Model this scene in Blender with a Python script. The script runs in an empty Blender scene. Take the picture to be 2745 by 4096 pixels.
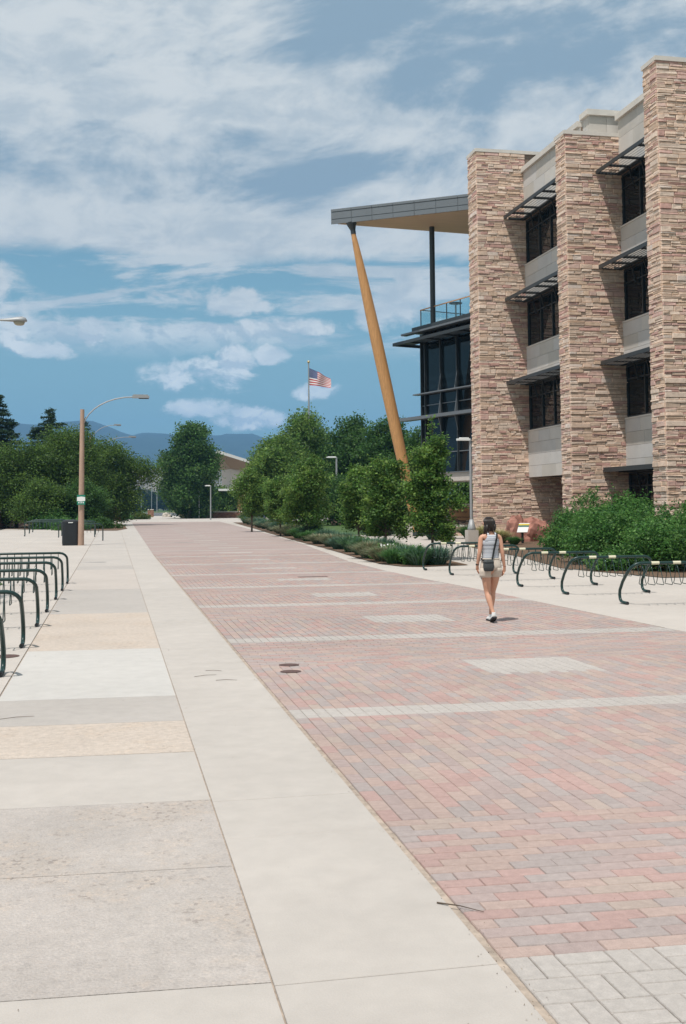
import bpy, math, random
import numpy as np
from mathutils import Vector, Matrix

scene = bpy.context.scene
C = scene.collection
R = random.Random(7)
NR = np.random.default_rng(7)
rad = math.radians

# ------------------------------------------------------------------ camera
yaw, pitch, roll = rad(11.77), rad(3.5), -0.0088
FPX = 4427.0 * math.cos(pitch)
fw = Vector((math.sin(yaw) * math.cos(pitch), math.cos(yaw) * math.cos(pitch), math.sin(pitch)))
rt = Vector((math.cos(yaw), -math.sin(yaw), 0))
up = rt.cross(fw)
cx = rt * math.cos(roll) + up * math.sin(roll)
cyv = -rt * math.sin(roll) + up * math.cos(roll)
camd = bpy.data.cameras.new('camera')
cam = bpy.data.objects.new('camera', camd)
C.objects.link(cam)
m = Matrix.Identity(4)
for i in range(3):
    m[i][0] = cx[i]; m[i][1] = cyv[i]; m[i][2] = -fw[i]
m[0][3], m[1][3], m[2][3] = 0, 0, 1.8
cam.matrix_world = m
camd.sensor_fit = 'VERTICAL'
camd.sensor_height = 36.0
camd.lens = FPX / 4096 * 36.0
camd.shift_y = -(2048 - (2022 - FPX * math.tan(pitch))) / 4096
camd.clip_start = 0.1
camd.clip_end = 40000
scene.camera = cam

# ------------------------------------------------------------------ world, sun, exposure
SUN = Vector((-0.32, -0.34, 1.0)).normalized()      # towards the sun
world = bpy.data.worlds.new('World')
scene.world = world
world.use_nodes = True
wt = world.node_tree
for n in list(wt.nodes):
    wt.nodes.remove(n)
W_ = wt.nodes.new
L_ = wt.links.new
w_out = W_('ShaderNodeOutputWorld')
w_bg = W_('ShaderNodeBackground')
w_bg.inputs['Strength'].default_value = 0.105
L_(w_bg.outputs[0], w_out.inputs[0])
sky = W_('ShaderNodeTexSky')
sky.sky_type = 'NISHITA'
sky.sun_disc = False
sky.sun_elevation = math.asin(SUN.z)
sky.sun_rotation = math.atan2(SUN.x, SUN.y)
sky.air_density = 1.0
sky.dust_density = 0.3
sky.ozone_density = 2.0
sky.altitude = 1500


def wm(op, a, b=None, c=None, clamp=False):
    n = W_('ShaderNodeMath'); n.operation = op; n.use_clamp = clamp
    for i, v in enumerate((a, b, c)):
        if v is None:
            continue
        if isinstance(v, (int, float)):
            n.inputs[i].default_value = v
        else:
            L_(v, n.inputs[i])
    return n.outputs[0]


def wsmooth(v, lo, hi, tlo=0.0, thi=1.0):
    n = W_('ShaderNodeMapRange'); n.interpolation_type = 'SMOOTHSTEP'
    L_(v, n.inputs[0])
    for i, x in zip((1, 2, 3, 4), (lo, hi, tlo, thi)):
        n.inputs[i].default_value = x
    return n.outputs[0]


def wcomb(x, y, z):
    n = W_('ShaderNodeCombineXYZ')
    for i, v in enumerate((x, y, z)):
        if isinstance(v, (int, float)):
            n.inputs[i].default_value = v
        else:
            L_(v, n.inputs[i])
    return n.outputs[0]


def wnoise(vec, scale, detail, rough, dist=0.0):
    n = W_('ShaderNodeTexNoise')
    n.inputs['Scale'].default_value = scale
    n.inputs['Detail'].default_value = detail
    n.inputs['Roughness'].default_value = rough
    n.inputs['Distortion'].default_value = dist
    L_(vec, n.inputs['Vector'])
    return n.outputs['Fac']


tc = W_('ShaderNodeTexCoord')
sep = W_('ShaderNodeSeparateXYZ')
L_(tc.outputs['Generated'], sep.inputs[0])
dx, dy, dz = sep.outputs
az = wm('ARCTAN2', dx, dy)                      # radians clockwise from +Y
el = wm('ARCSINE', dz)
elc = wm('MAXIMUM', el, 0.0)
inv = wm('DIVIDE', 1.0, wm('ADD', wm('MAXIMUM', dz, 0.0), 0.10))
plane = wcomb(wm('MULTIPLY', dx, inv), wm('MULTIPLY', dy, inv), 0.0)
ang = wcomb(az, wm('MULTIPLY', el, 1.0), 0.0)

# high sheet of cloud: broken into streaks lower down, closed higher up
def angv(ka, kel, shear, off):
    return wcomb(wm('ADD', wm('MULTIPLY', az, ka), wm('MULTIPLY', el, shear)), wm('MULTIPLY', el, kel), off)


def bump1(v, lo1, hi1, hi2, lo2):
    return wm('MULTIPLY', wsmooth(v, lo1, hi1), wsmooth(v, lo2, hi2))


n_a = wnoise(angv(1.0, 1.9, -0.7, 3.0), 6.0, 12.0, 0.62, 0.35)
n_b = wnoise(angv(1.0, 2.0, -0.6, 8.0), 2.6, 4.0, 0.5, 0.3)
cover = wsmooth(el, rad(11.0), rad(15.0))
dens_s = wm('ADD', wm('ADD', wm('MULTIPLY', n_a, 1.0), wm('MULTIPLY', n_b, 0.55)), wm('MULTIPLY', cover, 0.86))
sheet = wsmooth(dens_s, 1.00, 1.26)
n_str = wnoise(angv(1.0, 5.2, -0.8, 7.0), 6.0, 12.0, 0.62, 0.35)
streak_band = bump1(el, rad(7.2), rad(9.3), rad(14.0), rad(16.0))
streak = wm('MULTIPLY', wsmooth(n_str, 0.45, 0.58), streak_band)
sheet = wm('MAXIMUM', sheet, wm('MULTIPLY', streak, 0.9))

# separate cumulus, each at its own bearing (deg from facade axis, elevation deg, half sizes deg)
PUFFS = [
    (-4.4, 9.2, 2.6, 1.7), (-3.4, 8.0, 2.4, 0.8), (-1.2, 8.7, 1.0, 0.9), (-6.6, 10.9, 2.6, 1.4),
    (4.4, 6.6, 3.3, 1.5), (6.0, 7.4, 1.5, 1.2), (4.4, 5.1, 2.6, 0.7), (8.1, 7.9, 1.3, 0.9), (10.4, 5.9, 1.7, 0.7),
    (6.9, 4.4, 2.1, 0.8), (14.5, 9.7, 2.4, 1.3), (16.3, 11.0, 2.6, 1.4), (16.8, 8.0, 2.4, 2.0), (5.0, 10.5, 4.2, 1.0),
    (9.0, 9.1, 3.6, 0.7), (20.5, 7.2, 4.5, 2.0), (-14.0, 7.0, 4.5, 1.8), (-22, 9, 5, 2.1), (31, 8, 5, 2.0), (48, 9, 6, 2.6), (-40, 8, 6, 2.6), (75, 9, 7, 2.6), (-70, 8, 7, 2.6),
]


def puff_field(elv):
    pf = None
    for (pa, pe, sa, se) in PUFFS:
        x = wm('DIVIDE', wm('SUBTRACT', az, rad(pa)), rad(sa * 1.12))
        y = wm('DIVIDE', wm('SUBTRACT', elv, rad(pe)), rad(se * 1.25))
        y = wm('MAXIMUM', y, wm('MULTIPLY', y, -1.35))          # flatter underside
        q = wm('ADD', wm('MULTIPLY', x, x), wm('MULTIPLY', y, y))
        g = wm('SUBTRACT', 1.0, q, clamp=True)
        pf = g if pf is None else wm('MAXIMUM', pf, g)
    return pf


pf = puff_field(el)
n_p = wnoise(angv(1.0, 1.5, 0.0, 11.0), 21.0, 12.0, 0.60, 0.3)
n_p2 = wnoise(wcomb(wm('ADD', az, 0.004), wm('MULTIPLY', wm('ADD', el, 0.007), 1.5), 11.0), 21.0, 5.0, 0.60, 0.3)
pd = wm('ADD', wm('MULTIPLY', pf, 1.0), wm('MULTIPLY', wm('SUBTRACT', n_p, 0.5), 3.3))
puff = wm('MULTIPLY', wsmooth(pd, 0.36, 0.98), wsmooth(pf, 0.0, 0.45))
cloud = wm('MAXIMUM', sheet, wm('MULTIPLY', puff, 0.95))
hz = wsmooth(el, rad(-3.0), rad(20.0), 1.0, 0.2)

# brightness of the cloud: thick parts grey-blue, thin parts and edges white
n_sh = wnoise(angv(1.0, 2.1, -0.55, 21.0), 3.7, 9.0, 0.56, 0.35)


def blob(pa, pe, sa, se, tilt=0.0):
    x = wm('SUBTRACT', az, rad(pa)); y = wm('SUBTRACT', wm('SUBTRACT', el, rad(pe)), wm('MULTIPLY', x, tilt))
    x = wm('DIVIDE', x, rad(sa)); y = wm('DIVIDE', y, rad(se))
    return wm('SUBTRACT', 1.0, wm('ADD', wm('MULTIPLY', x, x), wm('MULTIPLY', y, y)), clamp=True)


steer = wm('ADD', wm('MULTIPLY', wm('MAXIMUM', wm('MAXIMUM', blob(3, 17.2, 13, 2.6, -0.06), blob(24, 21.5, 12, 1.9, 0.05)), blob(9, 25.5, 12, 2.0)), 0.20),
           wm('MULTIPLY', wm('MAXIMUM', blob(4, 21.5, 12, 3.0, 0.0), blob(14, 14.8, 16, 2.4, 0.10)), -0.16))
n_sh = wm('ADD', wm('ADD', n_sh, wm('MULTIPLY', steer, 0.5)), wm('MULTIPLY', wm('SUBTRACT', 0.5, n_a), 0.95))
dark = wm('MULTIPLY', wsmooth(n_sh, 0.42, 0.66), wsmooth(el, rad(12.0), rad(15.5)))
under = wm('MULTIPLY', wsmooth(wm('SUBTRACT', n_p2, n_p), -0.05, 0.08), 0.62)
thick = wm('MULTIPLY', wsmooth(wnoise(angv(1.0, 2.0, -0.4, 31.0), 15.0, 8.0, 0.62, .3), 0.40, 0.66), 0.46)
dark = wm('MAXIMUM', dark, wm('MAXIMUM', wm('MULTIPLY', under, wsmooth(el, rad(12.0), rad(8.0))), thick))
mixc = W_('ShaderNodeMix'); mixc.data_type = 'RGBA'
mixc.inputs[6].default_value = (6.7, 7.0, 7.0, 1)
mixc.inputs[7].default_value = (2.65, 3.65, 4.5, 1)
L_(dark, mixc.inputs[0])
skyt = W_('ShaderNodeMix'); skyt.data_type = 'RGBA'; skyt.blend_type = 'MULTIPLY'
skyt.inputs[0].default_value = 1.0
L_(sky.outputs[0], skyt.inputs[6])
skyt.inputs[7].default_value = (0.78, 1.02, 0.92, 1)
hzm = W_('ShaderNodeMix'); hzm.data_type = 'RGBA'
L_(hz, hzm.inputs[0]); L_(skyt.outputs[2], hzm.inputs[6]); hzm.inputs[7].default_value = (2.75, 4.75, 5.1, 1)
fin = W_('ShaderNodeMix'); fin.data_type = 'RGBA'
cb = W_('ShaderNodeVectorMath'); cb.operation = 'SCALE'
L_(mixc.outputs[2], cb.inputs[0]); L_(wsmooth(el, rad(2.0), rad(13.0), 1.75, 1.0), cb.inputs[3])
L_(cloud, fin.inputs[0]); L_(hzm.outputs[2], fin.inputs[6]); L_(cb.outputs[0], fin.inputs[7])
L_(fin.outputs[2], w_bg.inputs['Color'])

sund = bpy.data.lights.new('sun', 'SUN')
sund.energy = 4.2
sund.angle = rad(0.55)
sund.color = (1.0, 0.96, 0.905)
suno = bpy.data.objects.new('sun', sund)
C.objects.link(suno)
suno.rotation_euler = SUN.to_track_quat('Z', 'Y').to_euler()

vs = scene.view_settings
vs.view_transform = 'Standard'
vs.look = 'None'
vs.exposure = 0.04
vs.gamma = 1.0
vs.use_curve_mapping = False
scene.cycles.use_denoising = True
scene.cycles.max_bounces = 8
scene.cycles.transparent_max_bounces = 16
scene.cycles.volume_bounces = 0

# ------------------------------------------------------------------ materials
MATS = {}


def mat(name, col=(0.5, 0.5, 0.5), rough=0.85, var=0.0, vscale=3.0, bump=0.0, bscale=40.0, metal=0.0,
        spec=0.4, speck=0.0, sscale=60.0, attr=False, coat=0.0, var2=0.0, v2scale=0.4, stretch=None, pebble=0.0):
    if name in MATS:
        return MATS[name]
    mt = bpy.data.materials.new(name)
    mt.use_nodes = True
    t = mt.node_tree
    b = t.nodes['Principled BSDF']
    b.inputs['Roughness'].default_value = rough
    b.inputs['Metallic'].default_value = metal
    b.inputs['Specular IOR Level'].default_value = spec
    b.inputs['Coat Weight'].default_value = coat
    N = t.nodes.new; K = t.links.new
    geo = N('ShaderNodeNewGeometry')
    vec = geo.outputs['Position']
    if stretch:
        mp = N('ShaderNodeMapping'); mp.inputs['Scale'].default_value = stretch
        K(vec, mp.inputs['Vector']); vec = mp.outputs[0]
    if attr:
        a = N('ShaderNodeAttribute'); a.attribute_name = 'col'
        oi = N('ShaderNodeObjectInfo')
        mx = N('ShaderNodeMix'); mx.data_type = 'RGBA'; mx.blend_type = 'MULTIPLY'; mx.inputs[0].default_value = 1
        K(a.outputs['Color'], mx.inputs[6]); K(oi.outputs['Color'], mx.inputs[7])
        cur = mx.outputs[2]
    else:
        rgb = N('ShaderNodeRGB'); rgb.outputs[0].default_value = (*col, 1)
        cur = rgb.outputs[0]

    def modulate(cur, scale, amount, detail=5.0, lo=0.3, hi=0.7):
        n = N('ShaderNodeTexNoise'); n.inputs['Scale'].default_value = scale
        n.inputs['Detail'].default_value = detail; n.inputs['Roughness'].default_value = 0.6
        K(vec, n.inputs['Vector'])
        mr = N('ShaderNodeMapRange'); K(n.outputs['Fac'], mr.inputs[0])
        mr.inputs[1].default_value = lo; mr.inputs[2].default_value = hi
        mr.inputs[3].default_value = 1 - amount; mr.inputs[4].default_value = 1 + amount
        x = N('ShaderNodeVectorMath'); x.operation = 'SCALE'
        K(cur, x.inputs[0]); K(mr.outputs[0], x.inputs[3])
        return x.outputs[0]
    if var:
        cur = modulate(cur, vscale, var)
    if var2:
        cur = modulate(cur, v2scale, var2, 6.0)
    if speck:
        cur = modulate(cur, sscale, speck, 2.0, 0.25, 0.75)
    if pebble:
        vo = N('ShaderNodeTexVoronoi'); vo.inputs['Scale'].default_value = 48; K(vec, vo.inputs['Vector'])
        mk = N('ShaderNodeTexNoise'); mk.inputs['Scale'].default_value = 1.15; mk.inputs['Detail'].default_value = 5; mk.inputs['Roughness'].default_value = .7; K(vec, mk.inputs['Vector'])
        mr = N('ShaderNodeMapRange'); mr.interpolation_type = 'SMOOTHSTEP'; K(mk.outputs['Fac'], mr.inputs[0]); mr.inputs[1].default_value = .48; mr.inputs[2].default_value = .62; mr.inputs[3].default_value = .12; mr.inputs[4].default_value = pebble
        cr = N('ShaderNodeValToRGB'); K(vo.outputs['Color'], cr.inputs[0]); e = cr.color_ramp
        e.elements[0].position = 0.0; e.elements[0].color = (.28, .22, .17, 1)
        e.elements[1].position = 1.0; e.elements[1].color = (1.25, 1.12, .98, 1)
        for ps, cc in ((.16, (.42, .33, .27, 1)), (.24, (.95, .88, .80, 1)), (.62, (1.0, .93, .84, 1)), (.8, (1.2, 1.02, .84, 1))):
            q = e.elements.new(ps); q.color = cc
        mz = N('ShaderNodeMix'); mz.data_type = 'RGBA'; mz.blend_type = 'MULTIPLY'
        K(mr.outputs[0], mz.inputs[0]); K(cur, mz.inputs[6]); K(cr.outputs[0], mz.inputs[7]); cur = mz.outputs[2]
    K(cur, b.inputs['Base Color'])
    if bump:
        n = N('ShaderNodeTexNoise'); n.inputs['Scale'].default_value = bscale; n.inputs['Detail'].default_value = 4
        K(vec, n.inputs['Vector'])
        bp = N('ShaderNodeBump'); bp.inputs['Strength'].default_value = bump; bp.inputs['Distance'].default_value = 0.01
        K(n.outputs['Fac'], bp.inputs['Height']); K(bp.outputs[0], b.inputs['Normal'])
    MATS[name] = mt
    return mt


def leafmat(name, transl=0.48, rough=0.55, spec=0.35):
    mt = bpy.data.materials.new(name)
    mt.use_nodes = True
    t = mt.node_tree
    b = t.nodes['Principled BSDF']
    b.inputs['Roughness'].default_value = rough
    b.inputs['Specular IOR Level'].default_value = spec
    a = t.nodes.new('ShaderNodeAttribute'); a.attribute_name = 'col'
    tr = t.nodes.new('ShaderNodeBsdfTranslucent')
    ms = t.nodes.new('ShaderNodeMixShader'); ms.inputs[0].default_value = transl
    t.links.new(a.outputs['Color'], b.inputs['Base Color'])
    t.links.new(a.outputs['Color'], tr.inputs['Color'])
    t.links.new(b.outputs[0], ms.inputs[1]); t.links.new(tr.outputs[0], ms.inputs[2])
    t.links.new(ms.outputs[0], t.nodes['Material Output'].inputs[0])
    MATS[name] = mt
    return mt


M = dict(
    stone=mat('ledge_stone', rough=0.9, var=0.16, vscale=7.0, bump=0.8, bscale=26.0, attr=True, speck=0.10, sscale=55),
    mortar=mat('stone_joint', (0.20, 0.15, 0.115), 0.95, var=0.2),
    limestone=mat('limestone_panel', (0.53, 0.505, 0.48), 0.85, var=0.06, vscale=1.2, bump=0.2, bscale=30, speck=0.05, sscale=35, attr=False),
    coping=mat('coping_stone', (0.60, 0.555, 0.50), 0.85, var=0.08, vscale=2),
    dmetal=mat('dark_bronze_metal', (0.045, 0.052, 0.055), 0.45, metal=0.3, spec=0.5),
    gmetal=mat('grey_metal_fascia', (0.17, 0.185, 0.20), 0.5, metal=0.3, var=0.05, vscale=1.0),
    lmetal=mat('galvanised_metal', (0.33, 0.335, 0.34), 0.55, metal=0.3),
    white=mat('white_paint', (0.78, 0.78, 0.76), 0.4),
    soffit=mat('wood_soffit', (0.52, 0.37, 0.26), 0.55, var=0.2, vscale=3.0, stretch=(0.15, 8.0, 1)),
    wood=mat('varnished_timber', (0.55, 0.29, 0.12), 0.42, var=0.2, vscale=3.0, stretch=(7, 7, 0.25), spec=0.35),
    concrete=mat('concrete_walk', (0.435, 0.395, 0.358), 0.92, var=0.05, vscale=5, var2=0.07, v2scale=0.5, bump=0.12, bscale=90, speck=0.05, sscale=150),
    concrete2=mat('concrete_plaza', (0.455, 0.41, 0.368), 0.92, var=0.04, vscale=4, var2=0.08, v2scale=0.3, bump=0.12, bscale=80, speck=0.05, sscale=120),
    joint=mat('sandy_joint', (0.36, 0.295, 0.24), 0.95, var=0.3, vscale=15),
    brick=mat('paver_brick', rough=0.9, var=0.10, vscale=22, bump=0.3, bscale=120, attr=True, speck=0.10, sscale=140, var2=0.085, v2scale=0.45),
    rackg=mat('green_rack_paint', (0.006, 0.030, 0.026), 0.35, coat=0.15),
    cream=mat('pale_cream', (0.62, 0.58, 0.42), 0.6),
    mulch=mat('bark_mulch', (0.13, 0.08, 0.05), 0.95, var=0.4, vscale=12, bump=1.0, bscale=30),
    lawn=mat('lawn', (0.055, 0.10, 0.022), 0.9, var=0.3, vscale=2.0, bump=0.5, bscale=20),
    dryland=mat('dry_meadow', (0.22, 0.20, 0.11), 0.95, var=0.3, vscale=0.02),
    asphalt=mat('asphalt', (0.055, 0.058, 0.062), 0.9, var=0.15, vscale=0.6),
    redbrick=mat('red_brick', (0.27, 0.13, 0.085), 0.9, attr=True, var=0.1, vscale=8),
    bmortar=mat('brick_mortar', (0.30, 0.26, 0.22), 0.95),
    bin=mat('charcoal_plastic', (0.016, 0.018, 0.021), 0.45),
    polewood=mat('tan_painted_pole', (0.40, 0.27, 0.20), 0.8, var=0.12, vscale=6, stretch=(1, 1, 0.3)),
    bark=mat('bark', (0.10, 0.075, 0.055), 0.95, var=0.3, vscale=8, bump=1.0, bscale=30),
    rock=mat('red_sandstone', (0.36, 0.17, 0.13), 0.9, var=0.3, vscale=2.2, bump=1.0, bscale=6),
    signgreen=mat('green_sign', (0.01, 0.20, 0.13), 0.5),
    black=mat('black_cloth', (0.012, 0.013, 0.014), 0.7),
    skin=mat('skin', (0.56, 0.30, 0.20), 0.5, spec=0.35, var=0.05, vscale=8),
    hair=mat('dark_brown_hair', (0.022, 0.014, 0.010), 0.38, spec=0.5, var=0.3, vscale=60, stretch=(3, 3, 0.3)),
    shorts=mat('beige_shorts', (0.56, 0.48, 0.40), 0.9, var=0.05, vscale=20, bump=0.3, bscale=25),
    sole=mat('shoe_sole', (0.03, 0.03, 0.032), 0.8),
    bag=mat('grey_bag', (0.05, 0.055, 0.055), 0.75, var=0.2, vscale=60),
    carved=mat('sandstone_sign', (0.48, 0.27, 0.14), 0.85, var=0.08, vscale=4),
    letter=mat('dark_lettering', (0.06, 0.045, 0.04), 0.8),
    plaster=mat('pale_wall', (0.50, 0.45, 0.41), 0.85, var=0.05),
    iron=mat('cast_iron_cover', (0.10, 0.055, 0.045), 0.7, var=0.3, vscale=20),
    interior=mat('dark_interior', (0.03, 0.028, 0.026), 0.9),
)


def glassmat(name, col=(0.012, 0.016, 0.018), rough=0.03, spec=0.5):
    mt = mat(name, col, rough, spec=spec)
    mt.node_tree.nodes['Principled BSDF'].inputs['IOR'].default_value = 1.5
    return mt


M['glass'] = glassmat('tinted_window_glass', (0.008, 0.011, 0.012), 0.03, 0.35)
M['glass2'] = glassmat('tinted_curtain_glass', (0.008, 0.013, 0.016), 0.02, 0.28)
tg = bpy.data.materials.new('clear_rail_glass'); tg.use_nodes = True
_t = tg.node_tree
_g = _t.nodes.new('ShaderNodeBsdfGlossy'); _g.inputs['Roughness'].default_value = 0.02; _g.inputs['Color'].default_value = (.8, .9, .9, 1)
_tr = _t.nodes.new('ShaderNodeBsdfTransparent'); _tr.inputs['Color'].default_value = (0.90, 0.965, 0.97, 1)
_ms = _t.nodes.new('ShaderNodeMixShader'); _ms.inputs[0].default_value = 0.06
_t.links.new(_tr.outputs[0], _ms.inputs[1]); _t.links.new(_g.outputs[0], _ms.inputs[2])
_t.links.new(_ms.outputs[0], _t.nodes['Material Output'].inputs[0])
M['railglass'] = tg
M['leaf'] = leafmat('tree_leaves')
M['grass'] = leafmat('grass_blades', 0.25, 0.6)

# ------------------------------------------------------------------ mesh helpers


class MB:
    """collects polygons, with a colour per polygon, and links them as one mesh object"""

    def __init__(self):
        self.v = []; self.f = []; self.c = []

    def add(self, vs, fs, col=(1, 1, 1)):
        o = len(self.v)
        self.v += [tuple(p) for p in vs]
        for f in fs:
            self.f.append(tuple(i + o for i in f)); self.c.append(col)

    def box(self, x0, x1, y0, y1, z0, z1, col=(1, 1, 1), bottom=True):
        v = [(x0, y0, z0), (x1, y0, z0), (x1, y1, z0), (x0, y1, z0), (x0, y0, z1), (x1, y0, z1), (x1, y1, z1), (x0, y1, z1)]
        f = [(4, 5, 6, 7), (0, 1, 5, 4), (1, 2, 6, 5), (2, 3, 7, 6), (3, 0, 4, 7)]
        if bottom:
            f.append((3, 2, 1, 0))
        self.add(v, f, col)

    def obox(self, o, ax, ay, az_, col=(1, 1, 1)):
        """box from corner o with edge vectors"""
        o, ax, ay, az_ = map(Vector, (o, ax, ay, az_))
        v = [o, o + ax, o + ax + ay, o + ay]
        v += [p + az_ for p in v]
        f = [(4, 5, 6, 7), (0, 1, 5, 4), (1, 2, 6, 5), (2, 3, 7, 6), (3, 0, 4, 7), (3, 2, 1, 0)]
        if ax.cross(ay).dot(az_) < 0:
            f = [tuple(reversed(q)) for q in f]
        self.add(v, f, col)

    def prism(self, pts, z0, z1, col=(1, 1, 1)):
        n = len(pts)
        a = sum(pts[i][0] * pts[(i + 1) % n][1] - pts[(i + 1) % n][0] * pts[i][1] for i in range(n))
        if a < 0:
            pts = list(reversed(pts))
        v = [(x, y, z0) for x, y in pts] + [(x, y, z1) for x, y in pts]
        f = [tuple(range(n, 2 * n)), tuple(reversed(range(n)))] + [(i, (i + 1) % n, n + (i + 1) % n, n + i) for i in range(n)]
        self.add(v, f, col)

    def tube(self, path, r, n=10, col=(1, 1, 1), caps=True):
        path = [Vector(p) for p in path]
        rs = r if isinstance(r, (list, tuple)) else [r] * len(path)
        vv = []; prev = None
        for i, p in enumerate(path):
            a = path[max(i - 1, 0)]; b = path[min(i + 1, len(path) - 1)]
            t = (b - a).normalized()
            if prev is None:
                ref = Vector((0, 0, 1)) if abs(t.z) < 0.9 else Vector((1, 0, 0))
                u = t.cross(ref).normalized()
            else:
                u = (prev - t * prev.dot(t)).normalized()
            prev = u
            w = t.cross(u)
            for k in range(n):
                th = 2 * math.pi * k / n
                vv.append(p + (u * math.cos(th) + w * math.sin(th)) * rs[i])
        f = []
        for i in range(len(path) - 1):
            for k in range(n):
                k2 = (k + 1) % n
                f.append((i * n + k, i * n + k2, (i + 1) * n + k2, (i + 1) * n + k))
        if caps:
            f.append(tuple(reversed(range(n))))
            f.append(tuple(range((len(path) - 1) * n, len(path) * n)))
        self.add(vv, f, col)

    def loft(self, secs, n=20, col=(1, 1, 1), caps=True, e=2.0):
        """secs: (z, cx, cy, rx, ry) or with shear"""
        vv = []
        for (z, x, y, rx, ry) in secs:
            for k in range(n):
                th = 2 * math.pi * k / n
                c, s = math.cos(th), math.sin(th)
                c = math.copysign(abs(c) ** (2 / e), c); s = math.copysign(abs(s) ** (2 / e), s)
                vv.append((x + rx * c, y + ry * s, z))
        f = []
        up_ = secs[-1][0] > secs[0][0]
        for i in range(len(secs) - 1):
            for k in range(n):
                k2 = (k + 1) % n
                q = (i * n + k, i * n + k2, (i + 1) * n + k2, (i + 1) * n + k)
                f.append(q if up_ else tuple(reversed(q)))
        if caps:
            a = tuple(reversed(range(n))); b = tuple(range((len(secs) - 1) * n, len(secs) * n))
            f += [a, b] if up_ else [tuple(reversed(a)), tuple(reversed(b))]
        self.add(vv, f, col)

    def mesh(self, name, mt=None, smooth=False, matrix=None):
        me = bpy.data.meshes.new(name)
        me.from_pydata(self.v, [], self.f)
        if mt:
            me.materials.append(mt)
        at = me.color_attributes.new('col', 'FLOAT_COLOR', 'CORNER')
        cols = np.repeat(np.array([(*c, 1.0) for c in self.c], dtype=np.float32),
                         np.array([len(f) for f in self.f]), axis=0)
        at.data.foreach_set('color', cols.ravel())
        if smooth:
            me.polygons.foreach_set('use_smooth', [True] * len(me.polygons))
        me.update()
        return me

    def build(self, name, mt, parent=None, smooth=False, loc=None, **kw):
        return link(self.mesh(name, mt, smooth), name, parent, loc, **kw)


def link(me, name, parent=None, loc=None, rz=0, scale=None, **kw):
    o = bpy.data.objects.new(name, me)
    C.objects.link(o)
    if parent is not None:
        o.parent = parent
    if loc is not None:
        o.location = loc
    if rz:
        o.rotation_euler = (0, 0, rz)
    if scale is not None:
        o.scale = scale
    for k, v in kw.items():
        o[k] = v
    return o


def thing(name, label, cat, loc=(0, 0, 0), rz=0, group=None):
    o = bpy.data.objects.new(name, None)
    o.empty_display_size = 0.2
    C.objects.link(o)
    o.location = loc
    o.rotation_euler = (0, 0, rz)
    o['label'] = label; o['category'] = cat
    if group:
        o['group'] = group
    return o


def tag(o, label=None, cat=None, group=None, kind=None):
    if label: o['label'] = label
    if cat: o['category'] = cat
    if group: o['group'] = group
    if kind: o['kind'] = kind
    return o


def kids(o):
    return [c for c in bpy.data.objects if c.parent == o]


def copy_tree(o, loc, rz=0, label=None, scale=None):
    c = o.copy(); C.objects.link(c)
    c.location = loc; c.rotation_euler = (0, 0, rz)
    if scale: c.scale = scale
    if label: c['label'] = label
    for ch in o.children:
        d = ch.copy(); C.objects.link(d); d.parent = c
        for g in ch.children:
            e = g.copy(); C.objects.link(e); e.parent = d
    return c


def fast_mesh(name, V, nper, mt, cols, smooth=False):
    """V (N*nper,3) polygons of nper corners, cols (N,3)"""
    n = len(V) // nper
    me = bpy.data.meshes.new(name)
    me.vertices.add(len(V)); me.vertices.foreach_set('co', V.astype(np.float32).ravel())
    me.loops.add(len(V)); me.loops.foreach_set('vertex_index', np.arange(len(V), dtype=np.int32))
    me.polygons.add(n)
    me.polygons.foreach_set('loop_start', np.arange(0, len(V), nper, dtype=np.int32))
    me.materials.append(mt)
    at = me.color_attributes.new('col', 'FLOAT_COLOR', 'CORNER')
    c4 = np.ones((n, 4), np.float32); c4[:, :3] = cols
    at.data.foreach_set('color', np.repeat(c4, nper, axis=0).ravel())
    me.update(calc_edges=True)
    return me

# ------------------------------------------------------------------ ground
def sheet(name, pts, z, mt, parent=None, kind='structure'):
    b = MB()
    b.add([(x, y, z) for x, y in pts], [tuple(range(len(pts)))])
    o = b.build(name, mt, parent)
    me = o.data
    if me.polygons[0].normal.z < 0:
        me.flip_normals()
    if parent is None:
        o['kind'] = kind
    return o


sheet('ground', [(-9000, -40), (9000, -40), (9000, 6900), (-9000, 6900)], -0.30, M['dryland'])
b = MB(); b.box(-60, 80, -12, 232, -0.24, -0.012); b.build('plaza_bed', M['joint'], kind='structure')

# road of clay pavers with grey bands
PAL = [((0.40, 0.262, 0.235), .18), ((0.405, 0.300, 0.260), .23), ((0.395, 0.315, 0.270), .12), ((0.342, 0.292, 0.276), .25), ((0.362, 0.282, 0.262), .22)]


def paver_colour(grey=False):
    if grey:
        k = R.uniform(.97, 1.03); return (0.405 * k, 0.368 * k, 0.338 * k)
    x = R.random()
    for c, w in PAL:
        x -= w
        if x <= 0:
            break
    k = R.uniform(.96, 1.05)
    c = tuple((v * .82 + m_ * .18) * .955 for v, m_ in zip(c, (0.375, 0.295, 0.265)))
    return tuple(v * k for v in c)


def left_edge(y):
    return 1.49 if y < 40 else 1.49 + (y - 40) * 0.0075


RE = [(0, 8.1), (14.3, 7.84), (18, 7.7), (22.7, 7.62), (26, 7.42), (30, 7.35), (35.1, 7.46), (53, 8.9), (72.7, 9.95), (129, 12.4), (240, 17)]


def right_edge(y):
    for (a, xa), (b_, xb) in zip(RE, RE[1:]):
        if y <= b_:
            return xa + (xb - xa) * (y - a) / (b_ - a)
    return RE[-1][1]


BANDS = [(9.39, 9.80), (14.72, 15.2), (19.95, 20.42), (24.65, 25.1), (29.4, 29.85), (34.8, 35.3), (40.4, 40.85)]
INLAY = [(11.4, 12.45), (16.77, 17.8), (21.75, 22.65), (26.75, 27.4), (31.9, 32.5), (37.2, 37.85)]
SKEW = 0.045


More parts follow.
